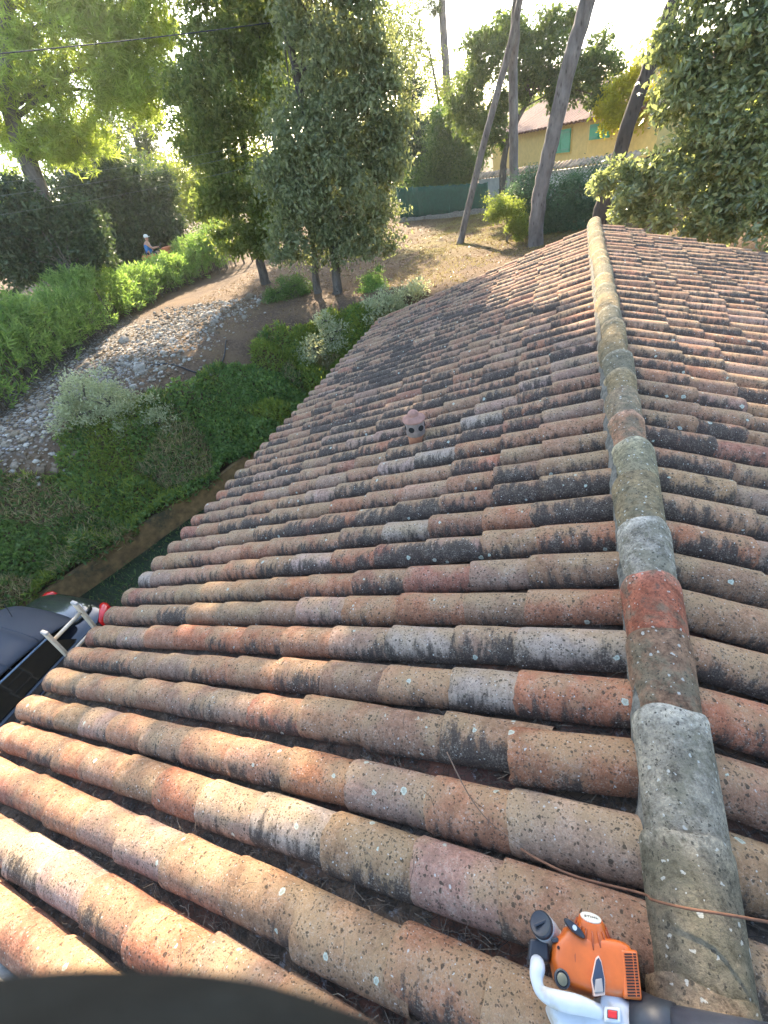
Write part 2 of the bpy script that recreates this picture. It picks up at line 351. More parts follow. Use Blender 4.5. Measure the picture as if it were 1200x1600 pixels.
# ------------------------------------------------------------------ the ground
def smooth(t): t = np.clip(t, 0, 1); return t*t*(3-2*t)
def wob(x, y, s=1.0):
    return (np.sin(x*1.7*s+y*.9*s+.4)+np.sin(-x*1.1*s+y*2.1*s+1.9)+.6*np.sin(x*3.9*s+y*3.1*s)+.4*np.sin(x*6.3*s-y*5.2*s+2.2))/3.0
def bank_t(x, y):
    xb = -9.1+.37*(np.clip(y, -6, 30)-1.7)
    return np.maximum(xb-x, np.maximum(y-10.0-.05*(x+4), x-9.0))
def ground_z(x, y):
    x = np.asarray(x, float); y = np.asarray(y, float)
    t = bank_t(x, y)
    z = np.where(t < 0, -3.6, -3.1+1.75*smooth(t/2.5))
    z = z+.05*wob(x, y, .8)*np.clip(t, 0, 1)
    far = np.clip(np.hypot(x, y)-38, 0, None)
    return z+.03*far
def make_ground():
    ax = np.concatenate([-np.geomspace(30, 900, 22)[::-1], np.arange(-29.5, 12.01, .25), np.geomspace(13, 900, 22)])
    ay = np.concatenate([-np.geomspace(6, 900, 18)[::-1], np.arange(-5.5, 32.01, .25), np.geomspace(33, 900, 22)])
    X, Y = np.meshgrid(ax, ay); Z = np.where(bank_t(X, Y) < .3, -3.6, ground_z(X, Y))
    V = np.stack([X, Y, Z], -1).reshape(-1, 3)
    ny, nx = X.shape; i = np.arange(ny*nx).reshape(ny, nx)
    F = np.stack([i[:-1, :-1], i[:-1, 1:], i[1:, 1:], i[1:, :-1]], -1).reshape(-1, 4)
    x, y = V[:, 0], V[:, 1]; t = bank_t(x, y)
    gravel = smooth((-9.6-x-.22*(y-5)+.5*wob(x, y))/1.0)*smooth((14.5-y)/3)*smooth((t-1.6)/.8)
    gravel = np.where((x > -10.8) & (y > 9), gravel*.5, gravel)
    grass = smooth((y-15.5+.8*wob(x, y))/2.5)*smooth((x+7.5)/2)
    pit = (t < 0).astype(float)
    tone = np.stack([gravel, grass, pit], -1)
    t_ = NT('ground_earth'); v = t_.coords()
    at = t_.new('ShaderNodeVertexColor', layer_name='tone'); sp = t_.new('ShaderNodeSeparateColor'); t_.link(at.outputs[0], sp.inputs[0])
    n1 = t_.noise(1.3, 8, .65, v); n2 = t_.noise(14, 6, .7, v); n3 = t_.noise(60, 4, .7, v)
    earth = t_.ramp(n2, [(.3, (.06, .036, .022)), (.5, (.11, .07, .043)), (.72, (.19, .13, .085))])
    straw = t_.ramp(n3, [(.3, (.08, .048, .028)), (.7, (.2, .13, .07))])
    c = t_.mix(t_.step(n1, .4, .6), earth, straw)
    dry = t_.ramp(n3, [(.3, (.08, .062, .022)), (.7, (.21, .16, .05))])
    brown = t_.ramp(n2, [(.3, (.06, .036, .02)), (.7, (.15, .09, .045))])
    yard = t_.mix(t_.step(n1, .38, .56), brown, dry)
    c = t_.mix(sp.outputs[1], c, yard)
    d, dc = t_.voro(11, v); hs = t_.new('ShaderNodeSeparateColor'); t_.link(dc, hs.inputs[0])
    stone = t_.ramp(hs.outputs[0], [(.0, (.15, .12, .09)), (.5, (.27, .25, .23)), (1, (.42, .41, .4))])
    stone = t_.mix(t_.step(d, .25, .6), stone, (.09, .07, .05))
    c = t_.mix(sp.outputs[0], c, stone)
    moss = t_.ramp(n2, [(.35, (.02, .025, .014)), (.7, (.05, .07, .03))])
    c = t_.mix(sp.outputs[2], c, moss)
    t_.color(c); t_.rough(.95, .15)
    t_.bump(t_.math('ADD', n2, t_.math('MULTIPLY', n3, .6)), .8, .03)
    tag(np_mesh('ground', V, F, t_.m, colattr=tone), kind='structure')
make_ground()

# ------------------------------------------------------------------ the tiled house
TH = 0.2667; CT, ST = math.cos(TH), math.sin(TH)
PITCH = .22; Y0 = 1.116; SLOPE = 4.45
def roof_pt(side, s, y, h):
    """side -1 left, +1 right; s down the slope from the ridge line, h above the tile plane"""
    return np.stack([side*(s*CT+h*ST), y+0*s, -s*ST+h*CT], -1)

def tile_tones(n, g):
    """one fired-clay colour per tile"""
    pal = np.array([(.30,.115,.06),(.28,.14,.08),(.30,.175,.10),(.24,.15,.09),(.19,.12,.08),(.31,.22,.18),(.22,.085,.058),(.25,.175,.14),(.32,.20,.12),(.36,.29,.25)])*np.array([1.2, 1.17, 1.13])
    p = np.array([.15,.19,.17,.14,.11,.025,.055,.10,.055,.005])
    i = g.choice(len(pal), n, p=p)
    return np.clip(pal[i]*g.normal(1, .10, (n, 1))*g.normal(1, .04, (n, 3)), .02, .7)

def tile_material():
    t = NT('clay_roof_tile'); v = t.coords()
    at = t.new('ShaderNodeVertexColor', layer_name='tone')
    uvn = t.new('ShaderNodeUVMap', uv_map='UVMap'); su = t.new('ShaderNodeSeparateXYZ'); t.link(uvn.outputs[0], su.inputs[0])
    U, Vv = su.outputs[0], su.outputs[1]
    tile = at.outputs['Alpha']                      # how lichen-blackened this tile is
    wn_ = t.new('ShaderNodeTexNoise'); wn_.inputs['Scale'].default_value = 70; wn_.inputs['Detail'].default_value = 3; t.link(v, wn_.inputs['Vector'])
    vm = t.new('ShaderNodeVectorMath', operation='MULTIPLY_ADD'); t.link(wn_.outputs['Color'], vm.inputs[0]); vm.inputs[1].default_value = (.016, .016, .016); t.link(v, vm.inputs[2])
    vd = vm.outputs[0]                              # ragged edges for spots
    big = t.noise(5.0, 3, .6, v); mid = t.noise(17, 7, .75, v); fine = t.noise(80, 6, .8, v); grit = t.noise(300, 3, .8, v)
    c = t.mix(1.0, at.outputs['Color'], t.ramp(mid, [(.28, (.58, .55, .53)), (.72, (1.34, 1.3, 1.25))]), 'MULTIPLY')
    c = t.mix(1.0, c, t.ramp(fine, [(.3, (.55, .54, .53)), (.5, (1, 1, 1)), (.72, (1.4, 1.38, 1.32))]), 'MULTIPLY')
    # ochre lichen on the crown, its colour brightened for skylight falling there
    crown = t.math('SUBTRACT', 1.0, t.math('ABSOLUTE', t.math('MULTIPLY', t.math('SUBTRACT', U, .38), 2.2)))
    film_skylight = t.math('MULTIPLY', t.step(t.math('ADD', big, t.math('MULTIPLY', crown, .25)), .52, .8), .62)
    c = t.mix(film_skylight, c, (.36, .25, .135))
    pale = t.math('MULTIPLY', t.step(t.noise(11, 7, .8, v), .57, .72), .55)
    c = t.mix(pale, c, (.45, .36, .28))
    # black crust: heavier on the flank away from the sun, in runs down that flank
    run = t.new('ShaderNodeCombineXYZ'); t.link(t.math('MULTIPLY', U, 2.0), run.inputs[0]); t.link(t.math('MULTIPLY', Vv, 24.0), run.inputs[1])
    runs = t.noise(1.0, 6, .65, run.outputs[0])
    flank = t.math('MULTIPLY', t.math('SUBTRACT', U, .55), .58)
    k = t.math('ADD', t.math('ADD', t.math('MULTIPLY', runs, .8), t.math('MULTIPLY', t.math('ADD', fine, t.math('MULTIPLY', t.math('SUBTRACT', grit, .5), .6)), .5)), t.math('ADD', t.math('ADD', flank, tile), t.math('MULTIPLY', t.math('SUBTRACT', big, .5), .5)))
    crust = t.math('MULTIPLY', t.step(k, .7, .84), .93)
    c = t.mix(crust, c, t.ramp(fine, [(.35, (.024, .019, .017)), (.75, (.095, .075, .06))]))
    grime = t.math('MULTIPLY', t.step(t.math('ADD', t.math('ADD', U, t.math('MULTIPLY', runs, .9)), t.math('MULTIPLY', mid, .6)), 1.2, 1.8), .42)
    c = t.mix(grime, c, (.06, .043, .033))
    dust = t.math('MULTIPLY', t.step(t.math('ADD', t.noise(140, 4, .8, v), t.math('MULTIPLY', mid, .5)), .76, .95), .6)
    c = t.mix(dust, c, (.4, .33, .25))
    # peppering of black and olive dots
    d1, dc1 = t.voro(52, vd); s1 = t.new('ShaderNodeSeparateColor'); t.link(dc1, s1.inputs[0])
    dots = t.math('MULTIPLY', t.math('LESS_THAN', d1, t.math('MULTIPLY', s1.outputs[0], .36)), t.math('GREATER_THAN', t.math('ADD', s1.outputs[1], t.math('MULTIPLY', t.math('SUBTRACT', mid, .5), 1.6)), .56))
    c = t.mix(t.math('MULTIPLY', dots, .82), c, (.05, .04, .026))
    d4, dc4 = t.voro(120, vd); s4 = t.new('ShaderNodeSeparateColor'); t.link(dc4, s4.inputs[0])
    pep = t.math('MULTIPLY', t.math('LESS_THAN', d4, t.math('MULTIPLY', s4.outputs[0], .55)), t.math('GREATER_THAN', t.math('ADD', s4.outputs[1], t.math('MULTIPLY', t.math('SUBTRACT', big, .5), 1.8)), .45))
    c = t.mix(t.math('MULTIPLY', pep, .7), c, (.055, .042, .03))
    # pale lichen: specks and ringed rosettes
    d2, dc2 = t.voro(58, vd); s2 = t.new('ShaderNodeSeparateColor'); t.link(dc2, s2.inputs[0])
    speck = t.math('MULTIPLY', t.math('LESS_THAN', t.math('ADD', d2, t.math('MULTIPLY', t.math('SUBTRACT', fine, .5), .25)), t.math('MULTIPLY', s2.outputs[0], .2)), t.math('GREATER_THAN', s2.outputs[1], .4))
    c = t.mix(t.math('MULTIPLY', speck, .8), c, (.5, .48, .42))
    d3, dc3 = t.voro(11, vd); s3 = t.new('ShaderNodeSeparateColor'); t.link(dc3, s3.inputs[0])
    dd = t.math('ADD', d3, t.math('MULTIPLY', t.math('SUBTRACT', fine, .5), .14))
    ok = t.math('GREATER_THAN', s3.outputs[1], .5)
    rad = t.math('ADD', .06, t.math('MULTIPLY', s3.outputs[0], .09))
    ros = t.math('MULTIPLY', t.math('LESS_THAN', dd, rad), ok)
    core = t.math('LESS_THAN', dd, t.math('MULTIPLY', rad, .6))
    c = t.mix(t.math('MULTIPLY', ros, .85), c, t.mix(t.math('MULTIPLY', core, .7), (.46, .5, .4), (.3, .31, .24)))
    c = t.mix(1.0, c, t.ramp(grit, [(.3, (.78, .78, .78)), (.7, (1.2, 1.2, 1.2))]), 'MULTIPLY')
    t.color(c); t.rough(.93, .2)
    t.bump(t.math('ADD', t.math('MULTIPLY', fine, .9), t.math('ADD', t.math('MULTIPLY', mid, 1.0), t.math('MULTIPLY', grit, .45))), .9, .008)
    return t.m

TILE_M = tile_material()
CHAN_M = None
RIM = [(0.0, 0.0, 0), (.30, 0.0, 0), (.62, 0.0, 0), (.90, 0.0, 0), (.985, -.001, 0), (1.0, -.005, 0), (1.0, -.016, 0), (.86, -.016, 0)]
NU = 12

def build_tiles(name, T, mat, parent):
    """T: dict of arrays: side,s0,len,y,ru,rl,base,lift,yaw,tone(n,3),dark"""
    n = len(T['s0'])
    u = np.linspace(0, 1, NU+1); ang = math.pi*u
    fr = np.array([r[0] for r in RIM]); dr = np.array([r[1] for r in RIM]); m = len(RIM)
    A = T['len'][:, None, None]*fr[None, :, None]
    rad = T['ru'][:, None, None]+(T['rl']-T['ru'])[:, None, None]*fr[None, :, None]+dr[None, :, None]
    ph = rng.uniform(0, 6.28, (n, 1, 1)); ph2 = rng.uniform(0, 6.28, (n, 1, 1))
    rad = rad*(1+.02*np.sin(3*ang[None, None, :]+ph)+.014*np.sin(9*fr[None, :, None]+ph2+2*ang[None, None, :]))
    w = rad*np.cos(ang)[None, None, :]
    h = rad*np.sin(ang)[None, None, :]*T['flat'][:, None, None]+T['base'][:, None, None]+T['lift'][:, None, None]*fr[None, :, None]
    w = w+T['yaw'][:, None, None]*A
    s = T['s0'][:, None, None]+A+.006*np.sin(ang*2+ph)*(fr > .95)[None, :, None]
    h = h+0*s; w = w+0*s; s = s+0*w
    side = T['side'][:, None, None]
    P = np.stack([side*(s*CT+h*ST), T['y'][:, None, None]+w, -s*ST+h*CT], -1)
    jag = rng.normal(0, .0028, (n, 1, NU+1))+.004*(rng.random((n, 1, NU+1)) < .05)
    P[..., 0] -= np.where((fr > .95)[None, :, None], side*jag, 0)
    P[..., 2] += rng.normal(0, .0011, P.shape[:3])
    V = P.reshape(-1, 3)
    idx = np.arange(n*m*(NU+1)).reshape(n, m, NU+1)
    q = np.stack([idx[:, :-1, :-1], idx[:, :-1, 1:], idx[:, 1:, 1:], idx[:, 1:, :-1]], -1)
    q = np.where((T['side'] > 0)[:, None, None, None], q, q[..., ::-1]).reshape(-1, 4)
    tone = np.concatenate([T['tone'], T['dark'][:, None]], 1)
    col = np.repeat(tone, m*(NU+1), axis=0)
    uv = np.stack([np.broadcast_to(u, (n, m, NU+1)), np.broadcast_to(A, (n, m, NU+1))+rng.uniform(0, 40, (n, 1, 1))], -1).reshape(-1, 2)
    return np_mesh(name, V, q, mat, parent, smooth=True, sharp=38, colattr=col, uv=uv)

def roof_rows():
    K = []
    for side in (-1, 1):
        for k in range(-7, 38):
            K.append((side, k))
    cov = {k: [] for k in 'side s0 len y ru rl base lift flat yaw dark'.split()}
    wear = lambda x, y: .5+.5*np.sin(.55*x+.43*y+.9)*np.cos(.31*y-.8*x)
    for side, k in K:
        yk = Y0+PITCH*k+rng.normal(0, .004)
        expo = .368+rng.normal(0, .004); s = (.125 if side < 0 else .0)+rng.normal(0, .008)
        end = SLOPE+rng.normal(0, .01); first = True
        row_dark = rng.normal(0, .02)
        off = rng.uniform(-.03, .03)
        while s < end-.06:
            e = expo+rng.normal(0, .012)+(off if first else 0)
            lap = .07
            L = e+lap
            if s+e > end-.12: L = end-s
            x = side*s
            cov['side'].append(side); cov['s0'].append(s-lap*(not first)); cov['len'].append(L+lap*0 if first else L)
            cov['y'].append(yk+rng.normal(0, .003))
            rl = .0985+rng.normal(0, .002)
            cov['rl'].append(rl); cov['ru'].append(rl-.0105)
            cov['base'].append(-.047+rng.normal(0, .003)); cov['lift'].append(.014+rng.normal(0, .003))
            cov['flat'].append(.93+rng.normal(0, .035)); cov['yaw'].append(rng.normal(0, .008))
            mid_ = np.exp(-((s-2.6)/1.6)**2-((yk-6.0)/2.6)**2) if side < 0 else .25
            near = np.exp(-((yk-.2)/1.3)**2)
            cov['dark'].append(row_dark+rng.normal(0, .075)+.12*mid_-.10*near-(.05 if s > 3.4 else 0)+(.08 if rng.random() < .12 else 0)-(.12 if rng.random() < .12 else 0))
            s += e; first = False
    T = {k: np.array(v, float) for k, v in cov.items()}
    T['tone'] = tile_tones(len(T['s0']), rng)
    # reddish and tan near the photographer, greyer and darker half way up
    y = T['y']; gm = np.clip((y-1.5)/4, 0, 1)[:, None]
    grey = T['tone'].mean(1, keepdims=True)*np.array([[1.08, .98, .9]])
    T['tone'] = T['tone']*(1-.22*gm)+grey*.22*gm*1.08
    mean = T['tone'].mean(0, keepdims=True); k = .3+.25*gm
    T['tone'] = T['tone']*(1-k)+mean*k*np.array([[1.12, 1.02, .9]])
    for s_, y_ in ((1.39, .22), (.66, .89), (.32, 1.09), (.97, 1.15), (1.39, 2.78), (1.39, 1.96), (4.22, 1.73), (2.76, -.31), (1.22, 3.37)):
        i = int(np.argmin(np.where(T['side'] < 0, np.hypot(T['s0']+.2-s_, (T['y']-y_)*2.2), 99)))
        T['tone'][i] = (.36, .285, .225); T['dark'][i] = T['dark'][i]*.5+.02
    return T

house = empty('brick_house', (0, 4.5, -3.6))
tag(house, 'house in the foreground under a long weathered clay barrel tile roof with lichen', 'house')
TT = roof_rows()
# a few slipped tiles
for _ in range(4):
    i = rng.integers(len(TT['s0'])); TT['yaw'][i] += rng.choice([-1, 1])*.07; TT['lift'][i] += .02
right_keep = ~((TT['side'] > 0) & (TT['y'] > 9.36-.24*TT['s0']))
TT = {k: v[right_keep] for k, v in TT.items()}
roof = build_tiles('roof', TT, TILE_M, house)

def channel_material():
    t = NT('clay_gutter_tile'); v = t.coords()
    at = t.new('ShaderNodeVertexColor', layer_name='tone')
    mid = t.noise(16, 7, .7, v); fine = t.noise(120, 5, .75, v); big = t.noise(3.2, 4, .6, v)
    c = t.mix(.55, at.outputs['Color'], (.085, .07, .055))
    c = t.mix(t.math('MULTIPLY', t.step(mid, .42, .62), .85), c, t.ramp(fine, [(.3, (.02, .017, .014)), (.7, (.1, .078, .055))]))
    c = t.mix(t.math('MULTIPLY', t.step(t.noise(23, 5, .8, v), .57, .65), .6), c, (.38, .37, .36))
    t.color(c); t.rough(.95, .15); t.bump(t.math('ADD', mid, fine), .9, .012)
    return t.m
CHAN_M = channel_material()

def channels():
    Vs = []; Fs = []; Cs = []; n = 0
    a = np.linspace(0, 1, 9)
    for side in (-1, 1):
        for k in range(-7, 39):
            yk = Y0+PITCH*(k-.5)+rng.normal(0, .004); s = .06; end = SLOPE-.045+rng.normal(0, .012)
            if side > 0 and yk > 9.3-.24*2: continue
            while s < end-.05:
                L = min(.37+rng.normal(0, .012), end-s)
                prof = np.array([(0, 0.), (L*.5, .0), (L, .012), (L, -.004)])
                tone = tile_tones(1, rng)[0]
                for i, (d, dh) in enumerate(prof):
                    w = .072*np.cos(math.pi*a); h = -.046-.026*np.sin(math.pi*a)+dh+.004*np.sin(9*a+k+7*s+i)
                    Vs.append(roof_pt(side, np.full(9, s+d), yk+w, h)); Cs.append(np.repeat(tone[None], 9, 0))
                idx = n+np.arange(36).reshape(4, 9); n += 36
                q = np.stack([idx[:-1, :-1], idx[:-1, 1:], idx[1:, 1:], idx[1:, :-1]], -1).reshape(-1, 4)
                Fs.append(q if side > 0 else q[:, ::-1]); s += L
    return np_mesh('gutter_tile', np.concatenate(Vs), np.concatenate(Fs), CHAN_M, roof, smooth=True, sharp=40, colattr=np.concatenate(Cs))
channels()

STUCCO = simple('ochre_stucco', (.42, .3, .17), .9, .2, 9, .4)
MORTAR = simple('grey_mortar', (.14, .13, .105), .95, .6, 26, 1.0, dirt=(.04, .038, .028))
# roof boarding under the tiles and the house walls below
b = MB()
for side in (-1, 1):
    yb = 9.38 if side < 0 else 8.85
    p = [roof_pt(side, np.array(s), y, np.array(h)) for h in (-.12, -.18) for s, y in ((0.0, -.66), (SLOPE-.12, -.66), (SLOPE-.12, yb-(0 if side < 0 else .55)), (0.0, 9.38))]
    b.add(p, [(0, 1, 2, 3), (7, 6, 5, 4), (0, 4, 5, 1), (1, 5, 6, 2), (2, 6, 7, 3), (3, 7, 4, 0)])
b.build('roof_deck', simple('weathered_board', (.2, .14, .09), .9), house)
w = MB()
w.box((-3.95, 4.29, -2.45), (.25, 9.85, 2.3)); w.box((3.95, 4.1, -2.45), (.25, 9.4, 2.3))
for yy in (-.52, 9.1):
    w.add([(-3.82, yy-.12, -3.6), (3.82, yy-.12, -3.6), (3.82, yy-.12, -1.24), (0, yy-.12, -.2), (-3.82, yy-.12, -1.24),
           (-3.82, yy+.12, -3.6), (3.82, yy+.12, -3.6), (3.82, yy+.12, -1.24), (0, yy+.12, -.2), (-3.82, yy+.12, -1.24)],
          [(0, 1, 2, 3, 4), (9, 8, 7, 6, 5), (0, 5, 6, 1), (1, 6, 7, 2), (2, 7, 8, 3), (3, 8, 9, 4), (4, 9, 5, 0)])
w.build('wall', STUCCO, house)

# ridge caps: each cap laps over the next one farther away
def ridge_material():
    t = NT('ridge_clay'); v = t.coords()
    at = t.new('ShaderNodeVertexColor', layer_name='tone')
    wn_ = t.new('ShaderNodeTexNoise'); wn_.inputs['Scale'].default_value = 70; wn_.inputs['Detail'].default_value = 3; t.link(v, wn_.inputs['Vector'])
    vm = t.new('ShaderNodeVectorMath', operation='MULTIPLY_ADD'); t.link(wn_.outputs['Color'], vm.inputs[0]); vm.inputs[1].default_value = (.02, .02, .02); t.link(v, vm.inputs[2]); vd = vm.outputs[0]
    big = t.noise(7, 6, .75, v); mid = t.noise(26, 7, .8, v); fine = t.noise(90, 6, .8, v)
    c = t.mix(1.0, at.outputs['Color'], t.ramp(mid, [(.32, (.36, .35, .33)), (.5, (.9, .9, .88)), (.68, (1.6, 1.55, 1.42))]), 'MULTIPLY')
    c = t.mix(1.0, c, t.ramp(fine, [(.3, (.5, .5, .5)), (.5, (1, 1, 1)), (.72, (1.45, 1.42, 1.35))]), 'MULTIPLY')
    c = t.mix(t.math('MULTIPLY', t.step(big, .46, .6), .7), c, t.ramp(mid, [(.35, (.08, .072, .045)), (.7, (.27, .24, .16))]))
    c = t.mix(t.math('MULTIPLY', t.step(t.noise(13, 8, .85, v), .54, .63), .85), c, t.ramp(fine, [(.3, (.03, .028, .022)), (.7, (.12, .1, .08))]))
    d, dc = t.voro(75, vd); s = t.new('ShaderNodeSeparateColor'); t.link(dc, s.inputs[0])
    c = t.mix(t.math('MULTIPLY', t.math('LESS_THAN', d, t.math('MULTIPLY', s.outputs[0], .3)), .8), c, (.05, .045, .035))
    d, dc = t.voro(48, vd); s = t.new('ShaderNodeSeparateColor'); t.link(dc, s.inputs[0])
    c = t.mix(t.math('MULTIPLY', t.math('MULTIPLY', t.math('LESS_THAN', d, t.math('MULTIPLY', s.outputs[0], .3)), t.math('GREATER_THAN', s.outputs[1], .45)), .75), c, (.52, .51, .44))
    t.color(c); t.rough(.95, .15); t.bump(t.math('ADD', t.math('ADD', mid, big), fine), .9, .012)
    return t.m
def ridge():
    joints = [-.62, -.29, .13, .42, .76, 1.06, 1.33, 1.66, 2.02, 2.34, 2.66, 2.98, 3.28, 3.6, 3.95, 4.32, 4.7, 5.08, 5.46, 5.86, 6.25, 6.64, 7.03, 7.42, 7.81, 8.2, 8.6, 9.0, 9.4]
    tones = [(.25,.19,.135), (.27,.2,.135), (.2,.17,.12), (.31,.275,.215), (.25,.15,.095), (.35,.12,.07), (.37,.33,.27), (.25,.19,.11), (.28,.24,.15), (.36,.2,.12), (.3,.22,.14)]
    pal = [(.24,.18,.1), (.27,.14,.085), (.27,.2,.11), (.21,.18,.12), (.3,.22,.12)]
    Vs = []; Fs = []; Cs = []; n = 0; nu = 16
    u = np.linspace(0, 1, nu+1); ang = math.pi*(-.04+1.08*u)
    for i in range(len(joints)-1):
        y0, y1 = joints[i], joints[i+1]+.05
        r1 = .118+rng.normal(0, .003); r0 = r1-.014
        tone = np.array(tones[i] if i < len(tones) else pal[rng.integers(len(pal))])*rng.normal(1, .06)
        prof = [(y0, r0-.014), (y0, r0)]+[(y0+(y1-y0)*f, r0+(r1-r0)*f) for f in (.2, .4, .6, .8, .97)]+[(y1, r1-.004), (y1, r1-.018), (y1-.06, r1-.018)]
        xo = rng.normal(0, .005)-.058-.03*math.exp(-max(0, y0+.3)/.6); zo = rng.normal(0, .004); p1 = rng.uniform(0, 6)
        for yy, r in prof:
            rr = r*(1+.02*np.sin(3*ang+p1)+.013*np.sin(7*ang+11*yy))
            Vs.append(np.stack([xo+rr*np.cos(ang)*.93, np.full(nu+1, yy)+.006*np.sin(4*ang+p1), .0+zo+rr*np.sin(ang)+(yy-y0)*.03], -1)); lip = yy > y1-.02; Cs.append(np.repeat((np.clip(tone*1.5+.05, 0, .6) if lip and i % 3 != 1 else tone)[None], nu+1, 0))
        m = len(prof); idx = n+np.arange(m*(nu+1)).reshape(m, nu+1); n += m*(nu+1)
        Fs.append(np.stack([idx[:-1, :-1], idx[:-1, 1:], idx[1:, 1:], idx[1:, :-1]], -1).reshape(-1, 4)[:, ::-1])
    np_mesh('ridge_cap', np.concatenate(Vs), np.concatenate(Fs), ridge_material(), roof, smooth=True, sharp=40, colattr=np.concatenate(Cs))
    # bedding mortar: a lumpy skirt from the caps down to the tiles, ragged along its foot
    yy = np.arange(-.62, 9.4, .025); Vs = []; Fs = []; n = 0
    for side in (-1, 1):
        foot = .14+.022*wob(yy*6, yy*2)+.012*np.sin(yy*2*math.pi/PITCH)
        rows = [(np.full(len(yy), .085), .07+0*yy), (.105+.006*wob(yy*9, yy), .045+.006*wob(yy*7, yy*3)), (.13+.012*wob(yy*8, yy*5), .0+.01*wob(yy*5, yy)), (foot, -.055+.012*wob(yy*11, yy*4)), (foot+.01, -.10+0*yy)]
        for s, h in rows:
            q = roof_pt(side, s, yy, h); q[:, 0] -= (.05 if side < 0 else .09+.04*np.exp(-np.clip(yy+.3, 0, None)/.6)); Vs.append(q)
        m = len(rows); idx = n+np.arange(m*len(yy)).reshape(m, len(yy)); n += m*len(yy)
        q = np.stack([idx[:-1, :-1], idx[:-1, 1:], idx[1:, 1:], idx[1:, :-1]], -1).reshape(-1, 4)
        Fs.append(q if side < 0 else q[:, ::-1])
    np_mesh('ridge_mortar', np.concatenate(Vs), np.concatenate(Fs), MORTAR, roof)
ridge()
def verge():
    s = np.arange(.1, SLOPE-.05, .03); Vs = []; Fs = []; n = 0
    for side in (-1, 1):
        rows = [(-.49+.015*wob(s*7, s*2), -.075), (-.535+.012*wob(s*5, s*3), -.012), (-.60, .0), (-.665+.01*wob(s*4, s), -.012), (-.675, -.15)]
        for y, h in rows: Vs.append(roof_pt(side, s, y+0*s, h+.008*wob(s*8, s*3+h*40)))
        idx = n+np.arange(len(rows)*len(s)).reshape(len(rows), len(s)); n += len(rows)*len(s)
        q = np.stack([idx[:-1, :-1], idx[:-1, 1:], idx[1:, 1:], idx[1:, :-1]], -1).reshape(-1, 4)
        Fs.append(q if side > 0 else q[:, ::-1])
    np_mesh('verge_mortar', np.concatenate(Vs), np.concatenate(Fs), simple('pale_verge_mortar', (.36, .34, .3), .95, .35, 20, .8, dirt=(.14, .12, .09)), roof)
verge()

# terracotta vent pot standing through the left slope
clay = simple('terracotta_pipe', (.36, .15, .075), .85, .25, 18, .3)
clay_grey = simple('weathered_terracotta', (.22, .17, .14), .9, .3, 22, .4, dirt=(.12, .11, .1))
clay_pink = simple('pink_terracotta', (.3, .155, .11), .9, .25, 20, .3)
c0 = (-1.66, 3.27, -.44)
VENT_SHADE = simple('soot_dark', (.012, .011, .01), .95)  # near-black stands in for the shade inside the vent holes
pot = MB().lathe([(.078, -.2), (.078, .045), (.083, .05), (.083, .06), (.07, .062)], c0).build('chimney_pot', clay, house, smooth=True, sharp=40)
lan = MB().lathe([(.08, .055), (.087, .064), (.087, .19), (.083, .2)], c0, seg=28).build('lantern_body', clay_grey, pot, smooth=True, sharp=40)
for k in range(6):
    an = R(-95+60*k); ax = (math.cos(an), math.sin(an), 0)
    MB().lathe([(.027, .0), (.027, .012)], (c0[0]+ax[0]*.0785, c0[1]+ax[1]*.0785, c0[2]+.14), ax, 16).build('vent_hole', VENT_SHADE, pot)
MB().lathe([(.02, .195), (.1, .198), (.105, .208), (.101, .217), (.068, .24), (.05, .246), (.05, .258), (.045, .272), (.028, .286), (.0, .29)], c0, seg=32).build('cap', clay_pink, pot, smooth=True, sharp=50)

